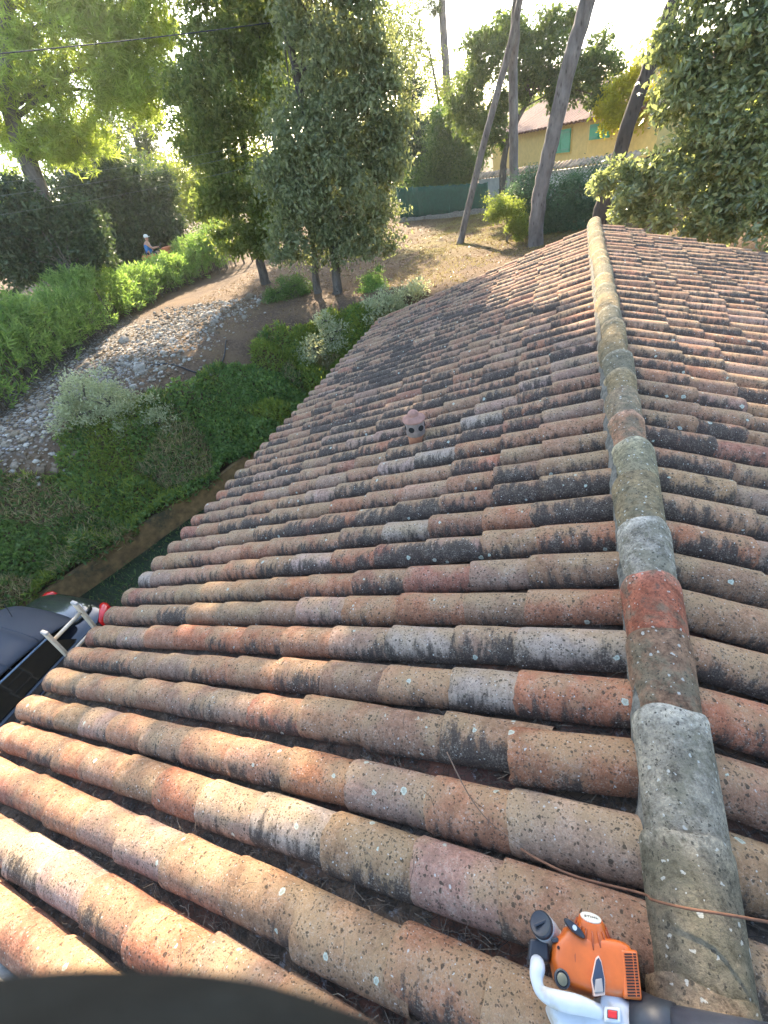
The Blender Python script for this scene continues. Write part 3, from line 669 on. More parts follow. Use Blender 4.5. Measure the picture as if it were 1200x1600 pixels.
# dead pine needles caught in the gutters between the tile rows
def needles():
    g = np.random.default_rng(21); C = []; D = []; N = []; W = []
    for side in (-1, 1):
        for k in range(-7, 39):
            yk = Y0+PITCH*(k-.5)
            if side > 0 and yk > 8.6: continue
            dens = 1100 if yk < 2.2 else (600 if yk < 4.2 else 130)
            if side > 0: dens = int(dens*.6)
            n = dens
            clump = .5+.5*np.sin(np.linspace(0, 37+k, 400)+k*1.3)*np.cos(np.linspace(0, 91, 400)+2*k)
            s = g.choice(np.linspace(.1, SLOPE-.1, 400), n, p=(clump+.12)/(clump+.12).sum())+g.normal(0, .02, n)
            w = g.normal(0, .022, n); h = -.064+.35*np.abs(w)+g.exponential(.009, n)
            C.append(roof_pt(side, s, yk+w, h))
            an = g.normal(0, .6, n)+(g.random(n) < .3)*g.uniform(0, 3.1, n)
            D.append(np.stack([side*np.cos(an)*CT, np.sin(an), -np.cos(an)*ST], -1)+np.array([0, 0, 1])*g.normal(0, .12, n)[:, None])
            W.append(np.stack([side*-np.sin(an), np.cos(an), 0*an], -1))
    # loose ones on the crowns near the camera
    n = 350; s = g.uniform(.15, 4.2, n); y = g.uniform(-.6, 3.2, n)
    ph = ((y-Y0)/PITCH+.5) % 1-.5; h = -.047+np.sqrt(np.clip(.086**2-(ph*PITCH)**2, 0, None))+.018
    C.append(roof_pt(-1, s, y, h)); an = g.uniform(0, 6.28, n)
    D.append(np.stack([-np.cos(an)*CT, np.sin(an), -np.cos(an)*ST], -1)); W.append(np.stack([np.sin(an), np.cos(an), 0*an], -1))
    C = np.concatenate(C); D = np.concatenate(D); W = np.concatenate(W)
    L = g.uniform(.03, .075, len(C))[:, None]*.5; wd = .0008
    D = D/np.linalg.norm(D, axis=1, keepdims=True)
    bend = np.array([0, 0, 1])*g.uniform(0, .006, (len(C), 1))
    a0 = C-D*L; a2 = C+D*L; a1 = C+bend+W*g.normal(0, .004, (len(C), 1))
    V = np.stack([a0-W*wd, a0+W*wd, a1+W*wd, a1-W*wd, a2+W*wd, a2-W*wd], 1).reshape(-1, 3)
    i = np.arange(len(C))[:, None]*6
    F = np.concatenate([i+np.array([[0, 1, 2, 3]]), i+np.array([[3, 2, 4, 5]])])
    t = NT('dry_needle'); geo = t.new('ShaderNodeNewGeometry')
    t.color(t.ramp(geo.outputs['Random Per Island'], [(0, (.035, .028, .022)), (.6, (.08, .06, .043)), (.93, (.14, .105, .07)), (1, (.25, .2, .14))])); t.rough(.8, .2)
    tag(np_mesh('pine_needles', V, F, t.m), 'dry brown pine needles lying in the gutters between the roof tile rows', 'pine needles', kind='stuff')
needles()
# ------------------------------------------------------------------ trees, bushes, hedge
def rand_unit(n, g):
    v = g.normal(size=(n, 3)); return v/np.linalg.norm(v, axis=1, keepdims=True)

def leaves(P, g, size, width=.45, droop=.3, dirs=None, spread=1.0, fold=True):
    """pointed leaf blades at points P, each two faces folded along the midrib"""
    n = len(P)
    d = rand_unit(n, g)*spread
    if dirs is not None: d = d+dirs
    d[:, 2] -= droop
    d /= np.linalg.norm(d, axis=1, keepdims=True)
    w = np.cross(d, rand_unit(n, g)); w /= np.linalg.norm(w, axis=1, keepdims=True)+1e-9
    nn = np.cross(d, w)
    L = (size*g.uniform(.65, 1.3, n))[:, None]
    W = L*width*.5
    base = P; tip = P+d*L; m = P+d*L*.45
    V = np.stack([base, m+w*W+nn*W*.35, tip, m-w*W+nn*W*.35], 1).reshape(-1, 3)
    i = np.arange(n)[:, None]*4
    return V, np.concatenate([i+np.array([[0, 1, 2]]), i+np.array([[0, 2, 3]])])

def crown_points(blobs, n, g, nclump=34, tight=.26, shell=.55, flat=.8):
    """leaf positions in clumps spread unevenly through each blob, with gaps between clumps"""
    B = np.array(blobs); vol = B[:, 3]**2.2; out = []; cl = []; outd = []
    for b, share in zip(B, vol/vol.sum()):
        k = max(6, int(nclump*min(2.2, max(.5, b[3]))))
        r = b[3]*(shell+(1-shell)*g.random(k))**.6*g.uniform(.45, 1.3, k)
        c = b[:3]+rand_unit(k, g)*r[:, None]*np.array([1, 1, flat])
        wts = g.uniform(.3, 1.6, k); wts /= wts.sum()
        m = int(n*share)
        j = g.choice(k, m, p=wts)
        rad = b[3]*tight*g.uniform(.6, 1.35, k)
        o = g.normal(size=(m, 3))*np.array([1, 1, .75])
        p = c[j]+o*rad[j][:, None]
        out.append(p); cl.append(c); od = (p-b[:3]); outd.append(od/(np.linalg.norm(od, axis=1, keepdims=True)+1e-6))
    return np.concatenate(out), np.concatenate(cl), np.concatenate(outd)

def smooth_path(pts, n=5, g=None, amp=0):
    P = [np.array(p, float) for p in pts]; out = []
    for i in range(len(P)-1):
        p0 = P[max(i-1, 0)]; p1 = P[i]; p2 = P[i+1]; p3 = P[min(i+2, len(P)-1)]
        for t in np.linspace(0, 1, n, endpoint=False):
            q = .5*((2*p1)+(-p0+p2)*t+(2*p0-5*p1+4*p2-p3)*t*t+(-p0+3*p1-3*p2+p3)*t**3)
            if g is not None and amp: q = q+g.normal(0, amp, 3)*np.array([1, 1, .3])
            out.append(q)
    out.append(P[-1]); return out

def trunk_mesh(path, r0, r1, clumps, blobs, g, twig=.012, seg=10, limbs=True):
    mb = MB(); pts = smooth_path(path, 6, g, r0*.05); n = len(pts)
    rr = [r0+(r1-r0)*(i/(n-1))**.8 for i in range(n)]
    if n > 3: rr[0] *= 1.3; rr[1] *= 1.1
    mb.tube(pts, rr, seg)
    if not limbs: return mb
    A = np.array(pts)
    for b in blobs:
        c = np.array(b[:3]); dd = np.linalg.norm(A-c, axis=1)+np.where(A[:, 2] > c[2], .8*(A[:, 2]-c[2]), 0)
        i = int(np.argmin(dd)); s = A[i]
        mid = (s+c)/2+np.array([0, 0, .12*np.linalg.norm(c-s)])+g.normal(0, .05, 3)
        rb = max(twig*1.6, rr[i]*.38)
        mb.tube(smooth_path([s, mid, c], 4), list(np.linspace(rb, twig*1.3, 9)), 6)
        near = clumps[np.argsort(np.linalg.norm(clumps-c, axis=1))[:7]]
        for q in near:
            if np.linalg.norm(q-c) > b[3]*1.3: continue
            mb.tube([c, (c+q)/2+g.normal(0, .04, 3), q], [twig*1.3, twig, twig*.4], 4, cap=False)
    return mb

def tree(name, label, cat, blobs, paths, n, leafm, barkm, size, r0, r1=.04, group=None, width=.45, droop=.3, tight=.26, nclump=34, seed=1, twig=.012, flat=.8, partnames=('trunk', 'crown'), shell=.55, dirs=0.0, foot=True):
    g = np.random.default_rng(seed)
    base = paths[0][0] if paths else blobs[0]
    gz = float(ground_z(base[0], base[1]))
    root = empty(name, (base[0], base[1], gz)); tag(root, label, cat, group)
    P, cl, od = crown_points(blobs, n, g, nclump, tight, shell, flat)
    for i, pth in enumerate(paths):
        pth = [tuple(p) for p in pth]
        if foot and pth[0][2] > gz: pth = [(pth[0][0]+(pth[0][0]-pth[1][0])*.2, pth[0][1]+(pth[0][1]-pth[1][1])*.2, gz-.1)]+pth
        mine = [b for j, b in enumerate(blobs) if len(paths) == 1 or j % len(paths) == i]
        trunk_mesh(pth, r0, r1, cl, mine, g, twig).build(partnames[0], barkm, root, smooth=True)
    V, F = leaves(P, g, size, width, droop, dirs=od*dirs if dirs else None)
    np_mesh(partnames[1], V, F, leafm, root, smooth=False)
    return root

def tufts(P, g, per, L, wd):
    """needle tufts: each point grows a fan of thin needles"""
    n = len(P); ax = rand_unit(n, g); ax[:, 2] = np.abs(ax[:, 2])*.6+.1
    d = np.repeat(ax, per, 0)*.7+rand_unit(n*per, g); d /= np.linalg.norm(d, axis=1, keepdims=True)
    p = np.repeat(P, per, 0)+np.repeat(ax, per, 0)*(np.tile(np.linspace(0, 1, per), n)[:, None]*L*.7)
    w = np.cross(d, rand_unit(n*per, g)); w /= np.linalg.norm(w, axis=1, keepdims=True)
    l = (L*g.uniform(.7, 1.2, n*per))[:, None]
    V = np.stack([p-w*wd, p+w*wd, p+d*l], 1).reshape(-1, 3)
    return V, np.arange(n*per*3).reshape(-1, 3)

def pine(name, label, blobs, path, n, leafm, barkm, r0, r1, seed, per=7, L=.16, wd=.006, group=None, tight=.24, nclump=30, cat='pine tree'):
    g = np.random.default_rng(seed)
    base = path[0]; gz = float(ground_z(base[0], base[1]))
    root = empty(name, (base[0], base[1], gz)); tag(root, label, cat, group)
    P, cl, od = crown_points(blobs, n, g, nclump, tight, .5, .7)
    pth = [tuple(p) for p in path]
    if pth[0][2] > gz: pth = [(pth[0][0]+(pth[0][0]-pth[1][0])*.25, pth[0][1]+(pth[0][1]-pth[1][1])*.25, gz-.1)]+pth
    trunk_mesh(pth, r0, r1, cl, blobs, g, .016).build('trunk', barkm, root, smooth=True)
    V, F = tufts(P, g, per, L, wd)
    np_mesh('crown', V, F, leafm, root, smooth=False)
    return root

BARK = bark_mat('grey_bark', (.055, .045, .037), (.15, .125, .1))
PBARK = bark_mat('pine_bark', (.075, .062, .055), (.2, .175, .16), 5)
OLIVE = leaf_mat('holm_oak_leaf', (.1, .12, .055), (.24, .25, .13), .52, .45, rough=.4)
OAK = leaf_mat('oak_leaf', (.09, .125, .032), (.2, .23, .07), .62, .35)
OAKD = leaf_mat('oak_leaf_dark', (.055, .085, .026), (.12, .155, .045), .5, .35)
PINEL = leaf_mat('pine_needle_green', (.19, .25, .05), (.37, .43, .11), .65, .2)
PINED = leaf_mat('pine_needle_dark', (.05, .075, .025), (.1, .13, .045), .45, .2)
DARK = leaf_mat('dark_evergreen_leaf', (.03, .052, .024), (.07, .1, .04), .35, .4)
BRIGHT = leaf_mat('sunlit_yellow_green_leaf', (.13, .17, .035), (.25, .28, .07), .6, .2)
MIDG = leaf_mat('mid_green_leaf', (.06, .11, .03), (.14, .2, .06), .45, .3)
LAUREL = leaf_mat('broad_glossy_leaf', (.1, .125, .055), (.29, .31, .15), .55, .8, rough=.28)
GREY = leaf_mat('grey_felted_leaf', (.24, .26, .13), (.42, .42, .26), .4, .15, (1, 1, .7), .8)
PITT = leaf_mat('pittosporum_leaf', (.045, .09, .05), (.09, .15, .08), .35, .4)
OLEA = leaf_mat('oleander_leaf', (.1, .18, .045), (.24, .33, .1), .55, .35)
YELL = leaf_mat('yellow_leaf', (.28, .27, .02), (.42, .38, .04), .6, .2)
IVY = leaf_mat('ivy_leaf', (.07, .125, .03), (.18, .25, .07), .48, .4)
STRAW = leaf_mat('straw', (.2, .15, .07), (.38, .31, .16), .3, .2)
IVY2 = leaf_mat('feathery_green_leaf', (.11, .15, .03), (.25, .28, .06), .5, .2)

B, T = BLOBS, TRUNKS
# the shading crowns go on above the picture
tree('holm_oak', 'tall grey green holm oak with dark leaning trunk near the far roof corner', 'tree',
     B['olive']+[(-5.4, 13.3, 6.3, 1.3), (-6.6, 13.1, 6.0, 1.2), (-5.9, 13.4, 7.6, 1.3), (-4.6, 13.6, 7.0, 1.0)],
     [T['olive']+[(-6.1, 13.2, 7.5)], T['olive2']], 92000, OLIVE, BARK, .125, .17, .05, seed=11, tight=.165, nclump=75, droop=.5)
tree('oak_tree', 'dark bushy oak tree with sky gaps left of the holm oak', 'tree', B['oak_mid']+[(-9.6, 16.3, 7.6, 1.2), (-10.6, 16, 7.2, 1.1)],
     [T['oak_mid']+[(-10.1, 16.4, 7.0)]], 60000, OAK, BARK, .155, .2, .05, seed=12, tight=.17, nclump=60)
pine('pine_tree', 'big pine with bright yellow green needles and a thick leaning trunk at the left edge',
     B['pine_left'], T['pine_left'], 7000, PINEL, PBARK, .42, .14, 13, per=9, L=.36, wd=.02, tight=.17, nclump=60)
pine('pine_tree', 'dark pine trunk cut by the left edge just above the hedge', [(-14.9, 9.2, 5.4, 1.1), (-15.6, 8.6, 5.9, 1.0)],
     T['pine_edge']+[(-14.8, 9.1, 5.2)], 1500, PINED, PBARK, .27, .1, 14)
tree('evergreen_tree', 'broad dark evergreen tree behind the hedge and the man in a blue top', 'tree', B['dark_ev'],
     [[(-23.0, 21.4, -1.0), (-22.8, 21.5, 1.0), (-22.7, 21.6, 2.6)]], 36000, DARK, BARK, .24, .25, .05, seed=15, tight=.18, nclump=60, shell=.7)
tree('evergreen_shrub', 'dark bushy shrub in front of the big pine trunk behind the hedge', 'shrub', B['dark_bush'],
     [[(-16.6, 12.5, -1.3), (-16.6, 12.5, .6)]], 30000, DARK, BARK, .17, .12, .04, seed=46, tight=.18, nclump=50, shell=.7, partnames=('stem', 'foliage'))
tree('sunlit_tree', 'far pale yellow green tree filling the sky gap left of the oak', 'tree', B['bghaze'], [[(-30, 31, -1), (-30, 31, 3)]], 15000, BRIGHT, BARK, .25, .15, .05, seed=47, tight=.2)
tree('sunlit_tree', 'pale yellow green sunlit bush far behind the wooden rail', 'tree', B['bgshrub'], [[(-22.0, 28.8, -.6), (-22, 28.8, 1.8)]], 14000, BRIGHT, BARK, .16, .1, .04, seed=16)
for i, (k, sp) in enumerate((('thin1', 3), ('thin2', 1), ('thin3', 2))):
    pts = T[k]; bl = [B['bgfar'][sp], tuple(np.array(B['bgfar'][sp])+np.array([.6, .8, 2.2, 0]))]
    pine('pine_tree', ['slender far pine trunk against the sky gap, leftmost of the three thin ones', 'slender far pine trunk in the sky gap, thinnest of the three', 'slender far pine trunk close to the oak foliage, rightmost of the three thin ones'][i],
         bl, pts+[tuple(np.array(pts[-1])*2-np.array(pts[-2]))], 900, PINED, PBARK, (.2, .09, .2)[i], .05, 17+i, L=.3, wd=.012)
tree('cypress', 'narrow dark cypress behind the right side of the holm oak', 'tree', B['cypress'], [[(-8.75, 29.8, -1.4), (-8.7, 29.8, 2)]], 14000, DARK, BARK, .17, .12, .03, seed=20, tight=.3, shell=.7, droop=-.8)
tree('leafy_shrub', 'mid green bushy tree between the cypress and the leaning pines', 'tree', B['midtree'], [[(-6.8, 28.3, -1.4), (-6.8, 28.3, 1.2)]], 20000, MIDG, BARK, .17, .1, .03, seed=21)
tree('sunlit_tree', 'hazy yellow green tree far off right of the holm oak top', 'tree', B['farbright'], [[(-9, 38.8, -1.2), (-9, 38.8, 3), (-9.3, 38.6, 6)]], 22000, BRIGHT, BARK, .16, .18, .05, seed=22)
pine('pine_tree', 'far straight pine trunk in the bright sky right of the holm oak', [(-8.2, 38.4, 10.5, 1.3), (-8.9, 38.4, 7.6, .5)], T['far_pine'], 1500, PINED, PBARK, .3, .2, 23, L=.3, wd=.012)
tree('oak_tree', 'spreading oak in front of the yellow house with dark twisting trunk', 'tree', B['oak_house'], [T['oak_house']], 26000, OAKD, BARK, .17, .2, .06, seed=24, tight=.18, nclump=50)
pine('pine_tree', 'thinnest of the leaning pines, standing alone in the dry yard', [(-1.5, 18.3, 7.2, 1.2), (-2.5, 18.0, 7.9, 1.2), (-1.0, 17.8, 8.4, 1.2)], T['T7']+[(-1.5, 18.1, 7.6)], 5000, PINEL, PBARK, .115, .08, 25)
pine('pine_tree', 'straight upright pine trunk rising behind the light green bush', [(-2.6, 18.6, 8.9, 1.4), (-1.4, 18.8, 9.5, 1.4), (-3.8, 18.2, 8.4, 1.3), (-3.2, 18.9, 10.0, 1.3), (-4.8, 18.4, 9.4, 1.3)], T['T8']+[(-2.1, 18.6, 9.5)], 9000, PINEL, PBARK, .165, .11, 26)
pine('pine_tree', 'thickest leaning pine trunk crossing in front of the green shutters', [(.5, 15.6, 6.9, 1.3), (-.8, 15.4, 7.6, 1.3), (1.2, 15.8, 7.9, 1.3), (-2.0, 15.2, 8.3, 1.3), (-1.2, 16.0, 9.0, 1.2)], T['T9']+[(.3, 15.6, 7.6)], 10000, PINEL, PBARK, .22, .165, 27)
pine('pine_tree', 'dark leaning pine trunk half hidden in the broad leaved tree at right', [(1.7, 14.4, 6.6, 1.2), (2.6, 14.6, 6.0, 1.1)], T['T10']+[(1.9, 14.6, 6.4)], 3500, PINED, bark_mat('dark_pine_bark', (.04, .032, .026), (.1, .08, .065), 4), .2, .13, 28)
tree('laurel_tree', 'big broad leaved tree with pale glossy leaves overhanging the right end of the roof', 'tree', B['right'],
     [T['right']+[(1.95, 12.2, 3.4)]], 36000, LAUREL, BARK, .12, .12, .03, seed=29, width=.5, tight=.17, nclump=70, twig=.008)
tree('yellowing_tree', 'small tree with bright yellow leaves right of the yellow house', 'tree', B['yellowR'], [[(1.3, 24, -1.4), (1.4, 24, 1.6)]], 8000, YELL, BARK, .14, .1, .03, seed=30)
tree('shrub', 'large dark green rounded shrub in front of the boundary wall', 'shrub', B['shrub_dark'], [[(-.8, 17.9, -1.4), (-.8, 17.9, -.4)]], 32000, PITT, BARK, .075, .06, .02, seed=31, shell=.7, partnames=('stem', 'foliage'))
tree('shrub', 'light yellow green bush at the foot of the upright pine', 'shrub', B['shrub_lt'], [[(-2.3, 16.8, -1.4), (-2.3, 16.8, -.4)]], 12000, BRIGHT, BARK, .06, .04, .015, seed=32, partnames=('stem', 'foliage'))
tree('shrub', 'grey green cistus bush touching the far corner of the roof', 'shrub', B['cistusA'], [[(-4.7, 11.8, -2), (-4.7, 11.8, -1.5)]], 7000, GREY, BARK, .085, .03, .01, seed=33, partnames=('stem', 'foliage'), shell=.75, dirs=.8, droop=-.3, width=.4)
tree('shrub', 'sparse pale grey bush beside the eaves below the holm oak', 'shrub', B['cistusB'], [[(-6.6, 10.9, -2.9), (-6.6, 10.9, -1.9)]], 5000, GREY, BARK, .08, .03, .01, seed=34, partnames=('stem', 'foliage'), dirs=.8, droop=-.3, width=.4)
tree('shrub', 'wide pale grey felted bush on the bank near the white stones', 'shrub', B['greybush'], [[(-9.2, 5.9, -2.3), (-9.2, 5.9, -1.3)]], 13000, GREY, BARK, .065, .03, .01, seed=35, partnames=('stem', 'foliage'), dirs=.7, droop=-.3, width=.35, nclump=60, tight=.2)
tree('shrub', 'low green bush at the left foot of the holm oak trunks', 'shrub', B['smallbush'], [[(-8.7, 13.3, -1.4), (-8.7, 13.3, -1.0)]], 7000, MIDG, BARK, .055, .02, .01, seed=36, partnames=('stem', 'foliage'))
tree('shrub', 'small bright green bush right of the holm oak trunk', 'shrub', B['greenbush'], [[(-5.7, 13, -1.4), (-5.7, 13, -1.1)]], 7000, OLEA, BARK, .055, .02, .01, seed=37, partnames=('stem', 'foliage'))

# backdrop trees beyond the gardens, each one its own
gb = np.random.default_rng(77)
spots = [(-38, 20, 3.2), (-41, 31, 3.4), (-36, 40, 3.6), (-28, 46, 3.4), (-20, 50, 3.0), (-14, 47, 2.6), (-2, 52, 2.8), (6, 47, 3.0), (9, 38, 2.8), (12, 28, 3.2), (7.0, 19.0, 2.2), (9, 16, 2.6), (11, 11, 2.6), (-13.5, 28.5, 0), (-17, 33, 0)]
for i, (x, y, r) in enumerate(spots):
    z = float(ground_z(x, y)); bl = []
    if r == 0:                                        # tall ones added to shade the yard: clear trunk, high crown
        bl = [(x+gb.normal(0, 1), y+gb.normal(0, 1), z+gb.uniform(6.5, 10.5), gb.uniform(1.1, 1.6)) for k in range(8)]
        tree('tall_oak', 'tall background oak seen in pieces behind the holm oak crowns', 'tree', bl, [[(x, y, z-.1), (x+.2, y, z+8)]], 16000, OAK, BARK, .24, .22, .06, group='tall oaks behind the holm oak', seed=100+i, nclump=20)
        continue
    for k in range(6):
        bl.append((x+gb.normal(0, r*.45), y+gb.normal(0, r*.45), z+r*gb.uniform(.3, 1.25), r*gb.uniform(.45, .65)))
    tree('broadleaf_tree', 'background tree %s' % ('beyond the hedge at far left, hazy green' if x < -30 else 'behind the gardens, seen in gaps between nearer trees' if y > 44 else 'on the far right beyond the roof, behind nearer foliage'), 'tree', bl, [[(x, y, z-.1), (x, y, z+r*.8)]], 9000, (BRIGHT, OAK, MIDG)[i % 3], BARK, .26, .2, .06, group='background trees beyond the gardens', seed=100+i, nclump=16)

# hedge of oleander along the foot wall
def hedge():
    g = np.random.default_rng(40)
    line = np.array([(-12.7, 2.5), (-13.9, 6.2), (-15.9, 10.2), (-17.6, 14.6), (-18.0, 18.6), (-17.4, 21.8)])
    seg = np.linalg.norm(np.diff(line, axis=0), axis=1); cum = np.concatenate([[0], np.cumsum(seg)])
    root = empty('hedge', (-15.9, 10.2, float(ground_z(-15.9, 10.2))))
    tag(root, 'long green oleander hedge running along the white stones at left', 'hedge')
    nsh = 5400; t = g.uniform(0, cum[-1], nsh)
    px = np.interp(t, cum, line[:, 0]); py = np.interp(t, cum, line[:, 1])
    hgt = 1.75+.25*np.sin(t*1.3)+.16*np.sin(t*3.1+1)-.022*t-.7*np.exp(-((t-15.6)/1.7)**2)+.25*np.clip(t-17.5, 0, 1)
    u = g.uniform(-1, 1, nsh); v = g.random(nsh)**.7
    wx = 1.05*np.sqrt(np.clip(1-(v*.92)**3, 0, 1))
    nx = np.interp(t, cum, np.gradient(line[:, 1])); ny = -np.interp(t, cum, np.gradient(line[:, 0])); nl = np.hypot(nx, ny)
    P = np.stack([px+nx/nl*u*wx, py+ny/nl*u*wx, ground_z(px, py)+v*hgt+.05], -1)
    gap = (np.sin(t*2.2)*np.sin(t*.9+1) > .55) & (v < .6)
    P = P[~gap]; od = np.stack([(nx/nl*u)[~gap]*.8, (ny/nl*u)[~gap]*.8, .5+.9*v[~gap]], -1)
    per = 14
    # each shoot carries whorls of long narrow leaves
    ax = od+rand_unit(len(P), g)*.35; ax /= np.linalg.norm(ax, axis=1, keepdims=True)
    tt = np.tile(np.linspace(0, 1, per), len(P))[:, None]
    Q = np.repeat(P, per, 0)+np.repeat(ax, per, 0)*tt*.34
    V, F = leaves(Q, g, .18, .21, .12, dirs=np.repeat(ax, per, 0)*.8, spread=.75)
    np_mesh('foliage', V, F, OLEA, root, smooth=False)
    m = MB()
    for i in range(0, len(P), 9):
        q = P[i]; z0 = float(ground_z(q[0], q[1]))
        m.tube([(q[0], q[1], z0-.05), (q[0]+.04, q[1], (z0+q[2])/2), tuple(q)], [.014, .011, .005], 4, cap=False)
    m.build('stem', BARK, root, smooth=True)
hedge()

# creeping plants on the bank between the passage and the stones
def bank_cover():
    g = np.random.default_rng(41); n = 120000
    y = g.uniform(-3.5, 11.5, n); xb = -9.1+.37*(y-1.7)
    t = g.uniform(-.2, 2.4, n); x = xb-t
    back = g.random(n) < .16
    x = np.where(back, g.uniform(-7.5, -2.5, n), x); y = np.where(back, g.uniform(9.95, 11.7, n), y)
    tt = bank_t(x, y)
    lim = 1.8+.4*wob(x*.8, y*.8)+.25*wob(x*2.6, y*2.6)
    keep = (tt < lim) & (tt > -.16-.13*wob(x*2.2, y*2.2))
    x, y, tt = x[keep], y[keep], tt[keep]
    # hummocks of different plants
    hc = np.stack([g.uniform(-12.5, -4, 260), g.uniform(-4, 12, 260)], -1); hh = g.uniform(.1, .5, 260); hr = g.uniform(.22, .5, 260); hk = g.random(260)
    top = np.zeros(len(x)); kind = np.zeros(len(x))
    for c, h, r, k in zip(hc, hh, hr, hk):
        d2 = ((x-c[0])**2+(y-c[1])**2)/r**2; v = h*np.exp(-d2)
        kind = np.where(v > top, k, kind); top = np.maximum(top, v)
    kind = np.clip(kind+g.normal(0, .1, len(x)), 0, 1)
    z = np.where(tt < 0, -3.02-1.6*np.abs(tt)*g.random(len(x)), ground_z(x, y))+.05+top*g.random(len(x))**.35*np.where(tt < 0, .4, 1)
    P = np.stack([x, y, z], -1)
    for nm, lab, sel, size, wd, dr, m in (('ivy', 'dark green creeping ivy covering the bank beside the passage', kind < .4, .085, .75, -.2, IVY),
            ('creeping_plants', 'feathery yellow green creeping plants in patches over the bank', (kind >= .4) & (kind < .74), .13, .2, -.6, IVY2),
            ('undergrowth', 'mid green leafy undergrowth between the ivy patches on the bank', (kind >= .74) & (kind < .9), .12, .4, -.4, MIDG),
            ('dry_weeds', 'straw coloured dry weeds dotted through the bank plants', kind >= .9, .17, .07, -1.0, STRAW)):
        V, F = leaves(P[sel], g, size, wd, dr)
        tag(np_mesh(nm, V, F, m, smooth=False), lab, 'ground cover', kind='stuff')
bank_cover()

def ground_litter():
    g = np.random.default_rng(42); n = 26000
    x = g.uniform(-14, 3, n); y = g.uniform(5, 27, n)
    P = np.stack([x, y, ground_z(x, y)+.006], -1)[bank_t(x, y) > .8]
    V, F = leaves(P, g, .085, .4, .0); V[:, 2] = np.minimum(V[:, 2], ground_z(V[:, 0], V[:, 1])+.035)
    m = leaf_mat('dead_leaf', (.1, .06, .03), (.24, .16, .08), .2, .2)
    tag(np_mesh('leaf_litter', V, F, m, smooth=False), 'dead brown leaves scattered over the yard', 'leaf litter', kind='stuff')
    x = g.uniform(-9, -4.4, 9000); y = g.uniform(-2, 9.5, 9000); k = bank_t(x, y) < -.12; x, y = x[k], y[k]
    P = np.stack([x, y, 0*x-3.59], -1)
    V, F = leaves(P[::3], g, .06, .4, .0); V[:, 2] = np.clip(V[:, 2], -3.595, -3.55)
    tag(np_mesh('leaf_litter', V, F, m, smooth=False), 'dead leaves on the shaded passage floor beside the eave', 'leaf litter', kind='stuff')
    V, F = leaves(P, g, .11, .12, -1.2)
    tag(np_mesh('grass', V, F, MIDG, smooth=False), 'dark grass growing in the shaded passage beside the eave', 'grass', kind='stuff')
    n = 42000; x = g.uniform(-5.5, 2.5, n); y = g.uniform(12.5, 26, n)
    k = wob(x*.9, y*.9+3) > -.25; x, y = x[k], y[k]
    P = np.stack([x, y, ground_z(x, y)], -1)
    V, F = leaves(P, g, .06, .1, -1.2)
    m = leaf_mat('dry_grass_blade', (.14, .12, .035), (.27, .23, .07), .4, .2)
    tag(np_mesh('grass', V, F, m, smooth=False), 'short dry yellowish grass of the yard behind the roof', 'grass', kind='stuff')
ground_litter()

def stones():
    g = np.random.default_rng(43); n = 5600
    bm = bmesh.new(); bmesh.ops.create_icosphere(bm, subdivisions=1, radius=1)
    bv = np.array([v.co[:] for v in bm.verts]); bf = np.array([[v.index for v in f.verts] for f in bm.faces]); bm.free()
    y = g.uniform(1.0, 14.2, n*3); x = -10.4-.24*(y-5)-g.normal(0, 1.15, n*3)
    k = bank_t(x, y) > 1.5; x, y = x[k][:n], y[k][:n]; n = len(x)
    s = g.lognormal(-3.5, .5, n)
    sc = s[:, None]*g.uniform(.65, 1.25, (n, 3))*np.array([1, 1, .7])
    V = bv[None]*sc[:, None, :]*(1+g.normal(0, .1, (n, len(bv), 1)))
    a = g.uniform(0, 6.28, n); ca, sa = np.cos(a)[:, None], np.sin(a)[:, None]
    V = np.stack([V[..., 0]*ca-V[..., 1]*sa, V[..., 0]*sa+V[..., 1]*ca, V[..., 2]], -1)+np.stack([x, y, ground_z(x, y)+s*.25], -1)[:, None]
    F = (bf[None]+(np.arange(n)*len(bv))[:, None, None]).reshape(-1, 3)
    t = NT('pale_stone'); geo = t.new('ShaderNodeNewGeometry')
    c = t.ramp(geo.outputs['Random Per Island'], [(0, (.13, .09, .055)), (.35, (.23, .18, .125)), (.7, (.31, .27, .215)), (1, (.45, .4, .33))])
    c = t.mix(1.0, c, t.ramp(t.noise(30, 4, .6, t.coords()), [(.3, (.7, .7, .7)), (.7, (1.15, 1.15, 1.15))]), 'MULTIPLY')
    t.color(c); t.rough(.9, .2)
    tag(np_mesh('stones', V.reshape(-1, 3), F, t.m, smooth=False), 'band of loose white and grey stones along the foot of the hedge', 'stones', kind='stuff')
stones()
# ------------------------------------------------------------------ walls, far house, fences
WHITE = simple('pale_render', (.5, .48, .43), .9, .15, 6, .2)
YELLOW = simple('yellow_stucco', (.64, .46, .165), .9, .1, 5, .2)
GREENP = simple('green_shutter_paint', (.05, .34, .2), .5, .1, 8)
GREEND = simple('green_shutter_shade', (.07, .3, .2), .5, .1, 8)
FARTILE = simple('far_clay_tile', (.17, .085, .058), .9, .35, 14)
WOOD = simple('grey_wood', (.25, .18, .12), .85, .3, 15, .3)

